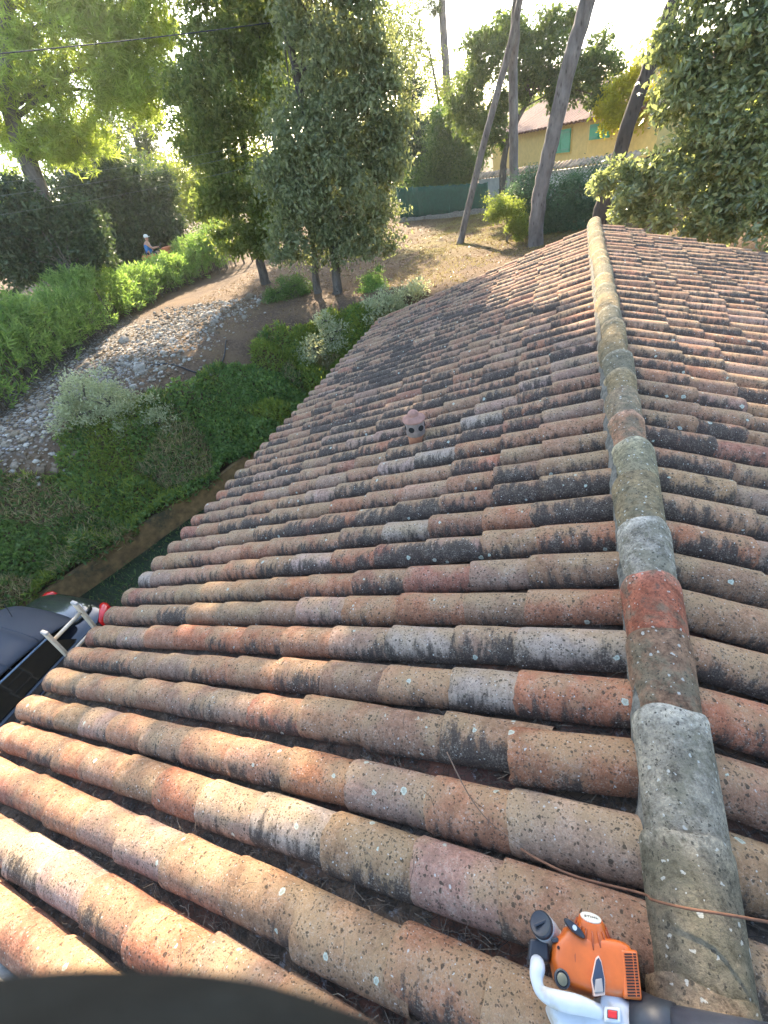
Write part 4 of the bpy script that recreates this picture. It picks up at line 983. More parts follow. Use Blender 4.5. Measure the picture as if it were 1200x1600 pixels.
def curved_wall(name, label, pts, z0f, z1f, thick, mat, cat):
    mb = MB(); P = [np.array(p, float) for p in pts]; V = []; F = []; n = len(P)
    for i, p in enumerate(P):
        d = P[min(i+1, n-1)]-P[max(i-1, 0)]; d /= np.linalg.norm(d); q = np.array([-d[1], d[0]])*thick/2
        for s, z in ((1, z0f), (1, z1f), (-1, z1f), (-1, z0f)):
            xy = p+q*s; V.append((xy[0], xy[1], z(p[0], p[1])))
    for i in range(n-1):
        for k in range(4):
            k2 = (k+1) % 4; F.append((i*4+k, i*4+k2, (i+1)*4+k2, (i+1)*4+k))
    F.append((3, 2, 1, 0)); F.append(tuple((n-1)*4+k for k in range(4)))
    o = mb.add(V, F).build(name, mat)
    return tag(o, label, cat)
ys = np.arange(-4.5, 10.2, .5)
curved_wall('retaining_wall', 'low ochre earth retaining wall between the ivy bank and the house passage', [(-9.1+.37*(y-1.7)+.05+.025*math.sin(2.3*y), y) for y in ys],
            lambda x, y: -3.75, lambda x, y: -3.1+.03*math.sin(1.9*y)+.02*math.sin(5.1*y), .1,
            simple('ochre_earth_wall', (.22, .13, .05), .95, .4, 7, .8, dirt=(.08, .065, .03)), 'retaining wall')
curved_wall('garden_wall', 'low tan rendered wall partly hidden behind the oleander hedge', [(-13.1, 2.0), (-14.4, 6.0), (-16.4, 10.0), (-18.1, 14.6), (-18.4, 18.6), (-18.0, 22.5)],
            lambda x, y: -1.6, lambda x, y: -.55, .2, simple('tan_render', (.34, .25, .17), .9, .25, 5, .3), 'wall')

# wooden rail climbing at the end of the hedge
r = empty('wooden_railing', (-17.3, 21.0, -1.35)); tag(r, 'weathered wooden railing rising behind the far end of the hedge', 'railing')
ra, rb = Vector((-18.9, 19.9, .0)), Vector((-15.6, 22.3, .42))
MB().tube([ra, rb], .07, 8).build('handrail', WOOD, r, smooth=True)
MB().tube([ra-Vector((0, 0, .75)), rb-Vector((0, 0, .75))], .045, 8).build('lower_rail', WOOD, r, smooth=True)
for i in range(9):
    p = ra.lerp(rb, (i+.3)/9)
    MB().box((p.x, p.y, (p.z-1.5)/2), (.09, .05, p.z+1.46)).build('baluster', WOOD, r)

# yellow house
W0 = np.array([-5.1, 36.1]); wu = np.array([.51519, -.85708]); wn_ = np.array([.85708, .51519])
def wp(s, d, z): q = W0+wu*s+wn_*d; return (float(q[0]), float(q[1]), z)
yh = empty('yellow_house', wp(6, 3, -1.4)); tag(yh, 'yellow stucco house with green shutters and a pink tile roof behind the trees', 'house')
def wbox(mb, s0, s1, d0, d1, z0, z1):
    return mb.add([wp(s, d, z) for z in (z0, z1) for s, d in ((s0, d0), (s1, d0), (s1, d1), (s0, d1))], [(3, 2, 1, 0), (4, 5, 6, 7), (0, 1, 5, 4), (1, 2, 6, 5), (2, 3, 7, 6), (3, 0, 4, 7)])
m = MB(); wbox(m, -.3, 10.55, 0, 7, -1.6, 1.12); wbox(m, 10.55, 15, -.25, 7, -1.6, 1.10); m.build('wall', YELLOW, yh)
# roof with barrel rows running down to the eave
V = []; F = []; ns = 16*12; s = np.linspace(-.7, 15.3, ns+1)
for d, z in ((-.35, 1.02), (1.6, 1.6), (3.5, 2.2)):
    for k in s: V.append(wp(k, d-(.25 if k > 10.55 else 0), z+.06*abs(math.sin(k*math.pi/.34))+.005*math.sin(9*k)))
V = np.array(V); idx = np.arange(3*(ns+1)).reshape(3, ns+1)
F = np.stack([idx[:-1, :-1], idx[:-1, 1:], idx[1:, 1:], idx[1:, :-1]], -1).reshape(-1, 4)
rf = np_mesh('roof', V, F, FARTILE, yh, smooth=False)
rf.modifiers.new('thick', 'SOLIDIFY').thickness = -.08
m = MB(); m.add([wp(-.7, 3.5, 2.2), wp(15.3, 3.5, 2.2), wp(15.3, 7.3, 1.0), wp(-.7, 7.3, 1.0)], [(0, 1, 2, 3)]); m.build('back_roof', FARTILE, yh)
for (a, b, z0, z1, dd) in ((7.18, 8.82, .02, .9, 0), (10.78, 12.2, .38, .9, -.25)):
    fr = wbox(MB(), a-.06, b+.06, dd-.03, dd+.02, z0-.06, z1+.06).build('window_frame', YELLOW, yh)
    mid = (a+b)/2
    for q0, q1 in ((a, mid-.03), (mid+.03, b)):
        sh = wbox(MB(), q0, q1, dd-.08, dd-.035, z0, z1).build('shutter', GREENP, fr)
        bt = MB()
        for zz in (z0+.14*(z1-z0), z0+.86*(z1-z0)): wbox(bt, q0+.05, q1-.05, dd-.11, dd-.082, zz-.03, zz+.03)
        for i in range(1, 6):
            q = q0+(q1-q0)*i/6; wbox(bt, q-.006, q+.006, dd-.0825, dd-.0805, z0+.02, z1-.02)
        bt.build('shutter_batten', GREEND, fr)
MB().tube([wp(10.3, -.08, -1.5), wp(10.3, -.08, 1.0)], .05, 8).build('downpipe', YELLOW, yh, smooth=True)

# boundary wall with a tile cap
B0 = np.array([-4.73, 27.0]); bu = np.array([.74937, -.66216]); bn = np.array([.66216, .74937])
def bp(s, d, z): q = B0+bu*s+bn*d; return (float(q[0]), float(q[1]), z)
bw = empty('boundary_wall', bp(4, 0, -1.4)); tag(bw, 'pale boundary wall capped with clay barrel tiles below the yellow house', 'wall')
m = MB(); m.add([bp(s, d, z) for z in (-1.6, -.22) for s, d in ((.1, -.1), (9, -.1), (9, .1), (.1, .1))], [(3, 2, 1, 0), (4, 5, 6, 7), (0, 1, 5, 4), (1, 2, 6, 5), (2, 3, 7, 6), (3, 0, 4, 7)]); m.build('wall', WHITE, bw)
m = MB()
for i in range(44):
    s0 = .05+i*.2; V = []; F = []
    for d, z, rr in ((-.34, -.2, .085), (-.05, -.04, .075), (.0, -.02, .075)):
        for k in range(7):
            an = math.pi*k/6; V.append(bp(s0+rr*math.cos(an), d, z+rr*math.sin(an)+.012*math.sin(i*2.1)))
    for a in range(2):
        for k in range(6): F.append((a*7+k, a*7+k+1, (a+1)*7+k+1, (a+1)*7+k))
    m.add(V, F)
o = m.build('cap_tile', simple('cap_clay_tile', (.42, .3, .2), .9, .4, 7, .2, dirt=(.16, .13, .1)), bw, smooth=True)
o.modifiers.new('thick', 'SOLIDIFY').thickness = .015

# green mesh fence on a low stone footing
gf = empty('mesh_fence', (-6.2, 25.6, -1.4)); tag(gf, 'dark green screened garden fence standing on a low stone footing', 'fence')
fa, fb = np.array([-9.0, 26.9]), np.array([-4.0, 24.65])
nx = 60; V = []
for j in range(6):
    for i in range(nx+1):
        q = fa+(fb-fa)*i/nx; zt = .16-.4*i/nx
        z = -1.2+(zt+1.2)*j/5; b = .025*math.sin(i*.9+j*.8)+.02*math.sin(i*2.3)
        V.append((q[0]+.41*b, q[1]+.91*b, z+(.02*math.sin(i*1.3) if j == 5 else 0)))
idx = np.arange(6*(nx+1)).reshape(6, nx+1)
F = np.stack([idx[:-1, :-1], idx[:-1, 1:], idx[1:, 1:], idx[1:, :-1]], -1).reshape(-1, 4)
o = np_mesh('screen', np.array(V), F, simple('green_screen_cloth', (.01, .06, .035), .85, .3, 9), gf); o.modifiers.new('t', 'SOLIDIFY').thickness = .01
for i in range(6):
    q = fa+(fb-fa)*i/5; MB().tube([(q[0], q[1]+.06, -1.5), (q[0], q[1]+.06, .2-.4*i/5)], .03, 8).build('post', simple('green_post', (.03, .12, .08), .5), gf, smooth=True)
m = MB(); g = np.random.default_rng(5)
for i in range(26):
    q = fa+(fb-fa)*(i+.5)/26; L = .22+.05*g.random()
    m.box((q[0]+g.normal(0, .02), q[1]-.1+g.normal(0, .03), -1.33+g.normal(0, .02)), (L*.95, .2, .26+.06*g.random()), Matrix.Rotation(-.42+g.normal(0, .08), 3, 'Z'))
m.build('footing', simple('rough_limestone', (.2, .175, .145), .95, .35, 14, .8), gf, bevel=.02)

# wires
def wire(label, a, b, sag, rad, mat):
    a, b = Vector(a), Vector(b); pts = []
    for i in range(21):
        t = i/20; p = a.lerp(b, t); p.z -= sag*4*t*(1-t); pts.append(p)
    tag(MB().tube(pts, rad, 6).build('overhead_wire', mat, smooth=True), label, 'wire', 'overhead wires')
BLACKC = simple('black_cable', (.02, .02, .02), .6); PALEC = simple('pale_cable', (.16, .16, .15), .35)
wire('dark overhead cable crossing the pine foliage at upper left', (-16.5, 4.3, 5.0), (-6.6, 14.2, 4.42), .12, .011, BLACKC)
wire('thin pale wire in front of the dark evergreen, uppermost of three', (-17.4, 9.9, 3.3), (-9.8, 15.0, 2.6),   .1, .003, PALEC)
wire('thin pale wire in front of the dark evergreen, middle of three', (-17.4, 9.8, 3.0), (-9.8, 14.8, 2.4),   .1, .003, PALEC)
wire('thin pale wire in front of the dark evergreen, lowest of three', (-17.4, 9.7, 2.55), (-9.8, 14.6, 2.1),   .1, .003, PALEC)
hp = smooth_path([(-10.6, 8.0, 0), (-9.9, 8.25, 0), (-8.9, 8.0, 0), (-8.45, 8.3, 0), (-8.45, 8.9, 0), (-8.7, 9.5, 0)], 6)
tag(MB().tube([(p[0], p[1], float(ground_z(p[0], p[1]))+.02) for p in hp], .016, 6).build('hose', BLACKC, smooth=True), 'thin black irrigation hose looped on the bare earth beside the stones', 'hose')
# ------------------------------------------------------------------ leaf blower
def n3(p): return tuple(p)
ORANGE = simple('orange_plastic', (.5, .1, .01), .38, .12, 30, .05, .5, dirt=(.42, .15, .05))
ORANGE_D = simple('orange_plastic_deep', (.3, .055, .008), .45, .08, 30)
WPL = simple('white_plastic', (.45, .46, .46), .42, .06, 25, .03, dirt=(.36, .32, .24))
BPL = simple('black_plastic', (.018, .02, .024), .45, .2, 30, .05)
GPL = simple('grey_plastic', (.2, .2, .2), .5, .1, 20)
HOLE = simple('slot_dark', (.03, .008, .004), .9)
BL = BLOWER
lb = empty('leaf_blower', (-.34, .12, -.05))
tag(lb, 'orange and white petrol leaf blower with black tube lying across the ridge', 'leaf blower')
ec = MB().puff(BL['cover'], [(-.02, .04), (.0, .0), (.088, .0), (.1, .012), (.112, .05), (.12, .11), (.1245, .22), (.127, .5)]).build('engine_cover', ORANGE, lb, smooth=True, subsurf=1)
MB().tube([(-.360, .184, .112), (-.363, .172, .1215), (-.366, .145, .1262), (-.364, .115, .1235), (-.361, .1, .116)], .0013, 6).build('seam', ORANGE_D, ec, smooth=True)
# starter housing: a truncated cone leaning toward the ridge end, with ribs and a pale round label
s0, s1 = Vector(BL['starter0'][0]), Vector(BL['starter1'][0])
ax = Vector((-.10, .86, .5)).normalized(); s0 = Vector((-.325, .185, .085))
st = MB().lathe([(.046, -.02), (.044, .0), (.036, .022), (.028, .042), (.026, .046)], s0, ax, 28).build('starter_cover', ORANGE, lb, smooth=True, sharp=45)
MB().lathe([(.023, .0465), (.023, .0485), (.0, .0488)], s0, ax, 28, cap=False).build('label', simple('cream_label', (.6, .56, .45), .5, .05, 40), st, smooth=True, sharp=40)
rib = MB(); a1 = ax.orthogonal().normalized(); a2 = ax.cross(a1)
for k in range(16):
    an = 2*math.pi*k/16; d = a1*math.cos(an)+a2*math.sin(an); tt = a2*math.cos(an)-a1*math.sin(an)
    p0 = s0+ax*.002+d*.0445; p1 = s0+ax*.036+d*.0325
    rib.tube([p0, p1], .0022, 5)
rib.build('rib', ORANGE_D, st, smooth=True)
tx = bpy.data.curves.new('lettering', 'FONT'); tx.body = 'STIHL'; tx.size = .0125; tx.align_x = 'CENTER'; tx.align_y = 'CENTER'; tx.shear = .25; tx.extrude = .0003
to = bpy.data.objects.new('lettering', tx); COL.objects.link(to)
rx = Vector((.95, .25, 0)); rx = (rx-ax*rx.dot(ax)).normalized(); ry = ax.cross(rx)
Mx = Matrix((rx, ry, ax)).transposed().to_4x4(); Mx.translation = s0+ax*.0492
dg = bpy.context.evaluated_depsgraph_get(); me = bpy.data.meshes.new_from_object(to.evaluated_get(dg)); me.transform(Mx); bpy.data.objects.remove(to)
lo = bpy.data.objects.new('lettering', me); COL.objects.link(lo); me.materials.clear(); me.materials.append(simple('brown_ink', (.09, .06, .04), .6)); attach(lo, lb)
# choke lever
lv = [Vector(p) for p in BL['lever']]
d = (lv[2]-lv[0]).normalized()
cv = (lv[0]+lv[2])/2; ln = (lv[2]-lv[0]).length
q = []
for k in range(20):
    an = 2*math.pi*k/20; q.append((cv+d*(math.cos(an)*ln*.52)+Vector((-d.y, d.x, 0))*(math.sin(an)*.0085)))
ch = MB().puff([tuple(p) for p in q], [(.118, .1), (.122, 0), (.132, 0), (.136, .15)]).build('choke_lever', BPL, lb, smooth=True, sharp=50)
MB().lathe([(.005, 0), (.005, .002), (0, .0025)], (cv.x, cv.y, .1362), (0, 0, 1), 14, cap=False).build('pivot', WPL, ch)
q2 = [cv+(p-cv)*.72 for p in q]
# filler neck and black cap
ca = Vector((-.42, .12, .9)).normalized(); cc = Vector((-.436, .178, .098))
MB().lathe([(.024, -.08), (.0275, -.035), (.0275, .0)], cc, ca, 24).build('filler_neck', WPL, lb, smooth=True, sharp=50)
MB().tube([(-.437, .178, .06), (-.41, .174, .062), (-.39, .168, .06)], [.024, .021, .016], 14).build('tank_shoulder', WPL, lb, smooth=True)
cp = MB().lathe([(.0255, 0), (.027, .004), (.027, .012), (.024, .016), (.018, .014), (0, .0135)], cc+ca*.001, ca, 28, cap=False).build('fuel_cap', BPL, lb, smooth=True, sharp=40)
MB().box(tuple(cc+ca*.017), (.03, .005, .006), Matrix.Rotation(.6, 3, 'Z')).build('grip_bar', BPL, cp, bevel=.001)
MB().puff(BL['collar'], [(-.01, .05), (.0, 0), (.085, 0), (.096, .06)]).build('throttle_block', BPL, lb, bevel=.004)
hb = smooth_path([(-.4445, .112, .07), (-.4445, .104, .112), (-.446, .083, .122)]+[tuple(p) for p in BL['handle'][2:5]]+[(-.322, .074, .112), (-.30, .078, .095)], 5)
MB().tube(hb, [.0148+.002*math.sin(i*.35) for i in range(len(hb))], 14).build('handle', WPL, lb, smooth=True)
hs = MB().puff(BL['housing'], [(-.03, .05), (.0, 0), (.075, 0), (.098, .04), (.11, .14), (.114, .4)]).build('fan_housing', WPL, lb, smooth=True, subsurf=2)
# switch in its bezel
def plate(name, pts, z0, z1, mat, par, bev=.001): return MB().puff(pts, [(z0, 0), (z1, 0)]).build(name, mat, par, bevel=bev)
bz = plate('switch_bezel', BL['bezel'], .10, .124, WPL, hs, .003)
sw = [(np.array(p)) for p in BL['switch']]
plate('switch_recess', [tuple(np.mean(sw, 0)+(p-np.mean(sw, 0))*1.18) for p in sw], .118, .1245, HOLE, hs)
plate('switch', [tuple(p) for p in sw], .12, .127, simple('red_switch', (.55, .02, .015), .35), lb, .0015)
# cooling slots in a raised grille
vv = [np.array(p[:2]) for p in BL['vents']]
gr = MB().puff([tuple(vv[0]+(-.008, .006)), tuple(vv[1]+(.004, .006)), tuple(vv[3]+(.004, -.004)), tuple(vv[2]+(-.008, -.004))], [(.08, 0), (.118, .0), (.1255, .06)]).build('grille', ORANGE, lb, bevel=.004)
m = MB()
for i in range(15):
    t = (i+.5)/15; a = vv[0]+(vv[2]-vv[0])*t; b = vv[1]+(vv[3]-vv[1])*t
    for f0, f1 in ((.02, .66), (.74, .98)):
        c = a+(b-a)*(f0+f1)/2; L = np.linalg.norm(b-a)*(f1-f0); an = math.atan2(*(b-a)[::-1])
        m.box((c[0], c[1], .1255), (L, .0026, .0016), Matrix.Rotation(an, 3, 'Z'))
m.build('cooling_slot', HOLE, gr)
# teardrop window, plug hole, screws
tp = [Vector(p) for p in BL['intake']]; tm = sum(tp, Vector())/len(tp)
rm = MB().puff([tuple(tm+(p-tm)*1.16) for p in tp], [(.11, .0), (.1325, 0)]).build('window_rim', simple('pale_orange_edge', (.6, .4, .3), .5), lb, bevel=.002)
MB().puff([tuple(p) for p in tp], [(.118, .0), (.1345, 0), (.135, .3)]).build('air_window', simple('smoked_plastic', (.03, .04, .06), .2), rm)
MB().puff([tuple(p) for p in BL['intake_lo']], [(.12, .12), (.1365, .14)]).build('window_base', simple('dusty_grey', (.28, .25, .22), .7), rm, bevel=.002)
pg = BL['plug'][0]
pc = MB().lathe([(.0165, .11), (.0165, .1255), (.013, .1275), (.0115, .1255)], (pg[0], pg[1], 0), (0, 0, 1), 24).build('boot_ring', BPL, lb, smooth=True, sharp=40)
MB().lathe([(.0105, .12), (.0105, .1285), (.006, .131), (0, .1315)], (pg[0], pg[1]-.001, 0), (0, 0, 1), 20, cap=False).build('primer_bulb', simple('khaki_rubber', (.12, .11, .06), .35), pc, smooth=True, sharp=50)
m = MB()
for p in BL['dots']: m.lathe([(.0032, .115), (.0032, .1235)], (p[0], p[1], 0), (0, 0, 1), 12)
m.build('screw', HOLE, ec)
plate('latch', [tuple(p) for p in BL['latch']], .1, .119, BPL, lb, .001)
# blower tube running over the ridge
MB().tube([(-.245, .088, .075), (-.2, .085, .09), (-.165, .09, .112)], [.05, .05, .047], 24).build('tube_collar', BPL, lb, smooth=True)
MB().tube([(-.18, .088, .105), (-.02, .115, .17), (.2, .15, .19), (.5, .2, .16), (.8, .25, .06)], [.043, .041, .04, .039, .038], 24).build('blower_tube', simple('dark_blue_black_plastic', (.03, .034, .045), .35, .15, 30, .06), lb, smooth=True)

# rust-brown cord and dead twigs
cord = smooth_path([(-.5, .352, -.06), (-.45, .335, -.035), (-.35, .318, .0), (-.2, .325, .02), (-.185, .308, .075), (-.13, .302, .13), (-.07, .308, .153), (.0, .32, .145), (.07, .335, .1), (.3, .36, -.01), (.6, .37, -.10)], 5)
tag(MB().tube(cord, .0032, 8).build('cord', simple('rust_brown_cord', (.13, .055, .025), .8, .3, 60), smooth=True), 'thin rust brown cord lying across the ridge above the leaf blower', 'cord')
tw = smooth_path([(-.77, .56, -.05), (-.68, .46, -.075), (-.6, .4, -.08), (-.5, .36, -.06)], 4)
tag(MB().tube(tw, [.0028-.00015*i for i in range(len(tw))], 6).build('twig', simple('dead_twig', (.13, .08, .05), .9), smooth=True), 'thin dead twig caught in the gutter left of the cord', 'twig')

# ------------------------------------------------------------------ ladder against the eave
ALU = simple('weathered_aluminium', (.5, .42, .31), .5, .15, 20, .1, .5, .15)
ld = empty('ladder', (-4.95, 1.09, -3.6)); tag(ld, 'pale metal ladder leaning on the eave with both rail tops showing', 'ladder')
f0, f1 = Vector((-5.0, 0, -3.6)), Vector((-4.36, 0, -.9))
dv = (f1-f0).normalized(); rot = Matrix.Rotation(math.atan2(dv.x, dv.z), 3, 'Y')
for yy in (.93, 1.24):
    c = (f0+f1)/2
    rl = MB().box((c.x, yy, c.z), (.062, .027, (f1-f0).length), rot).build('rail', ALU, ld, bevel=.006)
    MB().box((f1.x, yy, f1.z+.012), (.066, .031, .03), rot).build('end_cap', simple('grey_rubber', (.3, .28, .25), .7), rl, bevel=.008)
k = .12
while k < (f1-f0).length:
    p = f1-dv*k
    MB().tube([(p.x, .93, p.z), (p.x, 1.24, p.z)], .016, 10).build('rung', ALU, ld, smooth=True); k += .28

# ------------------------------------------------------------------ convertible car in the passage
PAINT = NT('black_car_paint'); PAINT.color((.012, .014, .02)); PAINT.rough(.12); PAINT.b.inputs['Coat Weight'].default_value = .6; PAINT = PAINT.m
SILV = NT('green_grey_deck'); SILV.color((.022, .026, .022)); SILV.rough(.14); SILV.b.inputs['Coat Weight'].default_value = .7; SILV = SILV.m
SOFT = simple('dark_blue_canvas', (.012, .018, .03), .62, .15, 60, .25)
GLASS = NT('dark_glass'); GLASS.color((.004, .005, .006)); GLASS.rough(.04); GLASS = GLASS.m
car = empty('parked_car', (-7.3, .1, -3.6)); tag(car, 'black convertible car with dark canvas roof parked beside the eave', 'car')
CX = -7.3
def loft(stations, names, mat, parent, sub=2):
    """stations: (y, [(x,z)...]) half sections, mirrored across the car"""
    V = []; F = []; n = len(stations[0][1])*2
    for y, pr in stations:
        row = [(CX+x, y, -3.6+z) for x, z in pr]+[(CX-x, y, -3.6+z) for x, z in pr[::-1]]
        V += row
    for i in range(len(stations)-1):
        for k in range(n):
            k2 = (k+1) % n; F.append((i*n+k, i*n+k2, (i+1)*n+k2, (i+1)*n+k))
    F.append(tuple(range(n))[::-1]); F.append(tuple((len(stations)-1)*n+k for k in range(n)))
    return MB().add(V, F).build(names, mat, parent, smooth=True, subsurf=sub)
def sec(w, z0, z1, belt): return [(w*.9, z0), (w, z0+.12), (w, belt-.18), (w*.96, belt), (w*.72, z1), (w*.2, z1+.02)]
loft([(2.32, sec(.66, .42, .78, .72)), (2.26, sec(.78, .3, .9, .84)), (1.9, sec(.86, .22, .98, .9)), (1.3, sec(.88, .2, 1.0, .92)), (0, sec(.89, .2, .96, .92)), (-.9, sec(.88, .2, .95, .9)), (-1.6, sec(.85, .22, .86, .8)), (-2.0, sec(.78, .28, .74, .68)), (-2.1, sec(.66, .36, .62, .58))], 'body', PAINT, car)
loft([(2.24, [(.5, .86), (.5, .93), (.3, .95), (.1, .95)]), (2.05, [(.66, .9), (.66, 1.0), (.4, 1.03), (.1, 1.03)]), (1.62, [(.7, .9), (.7, 1.03), (.4, 1.06), (.1, 1.06)])], 'boot_lid', SILV, car)
def top(w, z, e): return [(w, e), (w*.97, e+(z-e)*.45), (w*.82, z-.03), (w*.4, z), (w*.1, z)]
st_ = loft([(1.86, top(.68, 1.1, 1.0)), (1.76, top(.74, 1.2, 1.06)), (1.4, top(.76, 1.38, 1.2)), (.6, top(.76, 1.44, 1.27)), (-.2, top(.72, 1.42, 1.27)), (-.52, top(.69, 1.38, 1.26))], 'soft_top', SOFT, car)
for y in (1.35, .95, .45, -.1): MB().tube([(CX+.74*math.cos(a), y, -3.6+1.24+.185*math.sin(a)**.6) for a in np.linspace(.05, 1.57, 8)], .008, 6).build('roof_bow', SOFT, st_, smooth=True)
for sx in (1, -1):
    X = lambda t, sx=sx: CX+sx*t
    MB().add([(X(.84), 1.62, -2.66), (X(.84), -.95, -2.66), (X(.72), -.45, -2.34), (X(.75), 1.4, -2.39), (X(.82), 1.62, -2.66), (X(.82), -.95, -2.66), (X(.7), -.45, -2.34), (X(.73), 1.4, -2.39)],
             [(0, 1, 2, 3), (7, 6, 5, 4), (0, 4, 5, 1), (1, 5, 6, 2), (2, 6, 7, 3), (3, 7, 4, 0)]).build('side_window', GLASS, car)
    MB().tube([(X(.76), 1.45, -2.375), (X(.75), .3, -2.33), (X(.71), -.42, -2.33)], .014, 6).build('window_trim', simple('blue_grey_trim', (.12, .18, .26), .25), car, smooth=True)  # blue tint paints the sky reflected along the soft top edge
    dr = MB().box((X(.885), .35, -3.05), (.03, 1.2, .5)).build('door', PAINT, car, bevel=.012)
    MB().box((X(.915), .75, -2.85), (.03, .18, .03)).build('handle', SILV, dr, bevel=.006)
    MB().puff([(X(.5), 2.16), (X(.74), 2.08), (X(.83), 1.92), (X(.845), 2.0), (X(.78), 2.27), (X(.52), 2.32)] if sx > 0 else [(X(.5), 2.16), (X(.7), 2.1), (X(.74), 2.16), (X(.7), 2.29), (X(.52), 2.32)], [(-2.92, .05), (-2.86, 0), (-2.76, 0), (-2.71, .1)]).build('tail_light', simple('red_lamp_glass', (.55, .012, .012), .15), car, smooth=True, subsurf=1)
    MB().lathe([(.05, 0), (.052, .1), (.03, .13)], (X(.9), -.75, -2.64), (sx, 0, .1), 16).build('mirror', PAINT, car, smooth=True)
    for y in (1.35, -1.35):
        wh = MB().lathe([(.2, -.1), (.3, -.1), (.32, -.07), (.32, .07), (.3, .1), (.2, .1)], (X(.8), y, -3.28), (1, 0, 0), 32, cap=False).build('wheel', simple('tyre_rubber', (.02, .02, .02), .9), car, smooth=True, sharp=40)
        MB().lathe([(.2, -.06), (.2, .06), (.06, .075), (0, .075)], (X(.83), y, -3.28), (sx, 0, 0), 20).build('rim', ALU, wh, smooth=True, sharp=40)
MB().add([(CX-.66, -.55, -2.24), (CX+.66, -.55, -2.24), (CX+.8, -1.2, -2.68), (CX-.8, -1.2, -2.68), (CX-.66, -.53, -2.26), (CX+.66, -.53, -2.26), (CX+.8, -1.18, -2.7), (CX-.8, -1.18, -2.7)],
         [(0, 1, 2, 3), (7, 6, 5, 4), (0, 4, 5, 1), (1, 5, 6, 2), (2, 6, 7, 3), (3, 7, 4, 0)]).build('windscreen', GLASS, car)
MB().tube([(CX-.1, 1.5, -2.55), (CX-.12, 1.62, -2.1)], .006, 6).build('aerial', BLACKC, car)

# ------------------------------------------------------------------ man on a small orange tractor behind the hedge
def skin_body(name, verts, edges, radii, mat, parent, root=0, sub=2):
    me = bpy.data.meshes.new(name); me.from_pydata(verts, edges, []); me.update()
    o = bpy.data.objects.new(name, me); COL.objects.link(o)
    sk = o.modifiers.new('skin', 'SKIN')
    for i, r in enumerate(radii):
        v = me.skin_vertices[0].data[i]; v.radius = r if isinstance(r, tuple) else (r, r); v.use_root = (i == root)
    sk.use_smooth_shade = True
    sb = o.modifiers.new('sub', 'SUBSURF'); sb.levels = sub; sb.render_levels = sub
    if mat: me.materials.append(mat)
    attach(o, parent); return o
SKIN = simple('tanned_skin', (.42, .22, .14), .55, .1, 20)
pb = Vector((-19.45, 19.2, .0))         # seat height of the man
fx = Vector((.72, .69, 0)).normalized(); sxv = Vector((.69, -.72, 0)).normalized(); up = Vector((0, 0, 1))
def pp(f, s, u): return tuple(pb+fx*f+sxv*s+up*u)
man = empty('person', tuple(pb)); tag(man, 'man in a blue sleeveless top and white cap sitting behind the hedge', 'person')
Vp = [pp(0, 0, .06), pp(.0, 0, .25), pp(.04, 0, .46), pp(.08, 0, .56), pp(.11, 0, .63), pp(.14, 0, .72), pp(.15, 0, .82),
      pp(.06, .19, .52), pp(.2, .25, .3), pp(.44, .2, .3), pp(.06, -.19, .52), pp(.2, -.25, .3), pp(.44, -.2, .3),
      pp(.02, .1, .04), pp(.42, .13, .1), pp(.5, .13, -.32), pp(.02, -.1, .04), pp(.42, -.13, .1), pp(.5, -.13, -.32)]
Ep = [(0,1),(1,2),(2,3),(3,4),(4,5),(5,6),(3,7),(7,8),(8,9),(3,10),(10,11),(11,12),(0,13),(13,14),(14,15),(0,16),(16,17),(17,18)]
Rp = [.15,.15,.16,.12,.055,.095,.075,.065,.048,.035,.065,.048,.035,.1,.075,.05,.1,.075,.05]
skin_body('body', Vp, Ep, Rp, SKIN, man)
skin_body('vest', [pp(0, 0, .04), pp(0, 0, .25), pp(.04, 0, .45), pp(.06, 0, .54)], [(0,1),(1,2),(2,3)], [.17, .17, .18, .13], simple('blue_vest', (.03, .14, .36), .8), man)
skin_body('shorts', [pp(0, 0, .03), pp(.02, .1, .03), pp(.36, .13, .09), pp(.02, -.1, .03), pp(.36, -.13, .09)], [(0,1),(1,2),(0,3),(3,4)], [.16, .115, .09, .115, .09], simple('dark_shorts', (.03, .03, .04), .9), man)
MB().lathe([(.1, -.01), (.105, .03), (.095, .08), (.06, .115), (0, .125)], pp(.145, 0, .78), (.1, .1, 1), 20, cap=False).puff([pp(.2, -.09, 0), pp(.33, -.06, 0), pp(.33, .06, 0), pp(.2, .09, 0)], [(pb.z+.775, 0), (pb.z+.79, 0)]).build('cap', simple('white_cap', (.72, .72, .7), .8, .05), man, smooth=True, sharp=50)
for s in (.2, -.2):
    for j in range(5):
        skin_body('finger' if j else 'thumb', [pp(.44, s+(j-2)*.016, .3), pp(.5, s+(j-2)*.018, .3), pp(.53, s+(j-2)*.018, .265), pp(.51, s+(j-2)*.016, .24)], [(0,1),(1,2),(2,3)], [.012, .011, .01, .008], SKIN, man, sub=1)
REDO = simple('orange_red_paint', (.5, .13, .04), .45, .15, 9)
tr = empty('tractor', tuple(pb+fx*.4-up*1.2)); tag(tr, 'small orange red tractor mostly hidden behind the hedge under the man', 'tractor')
ang = math.atan2(fx.y, fx.x); RZ = Matrix.Rotation(ang, 3, 'Z')
MB().box(pp(.95, 0, -.02), (.8, .5, .5), RZ).build('bonnet', REDO, tr, bevel=.08)
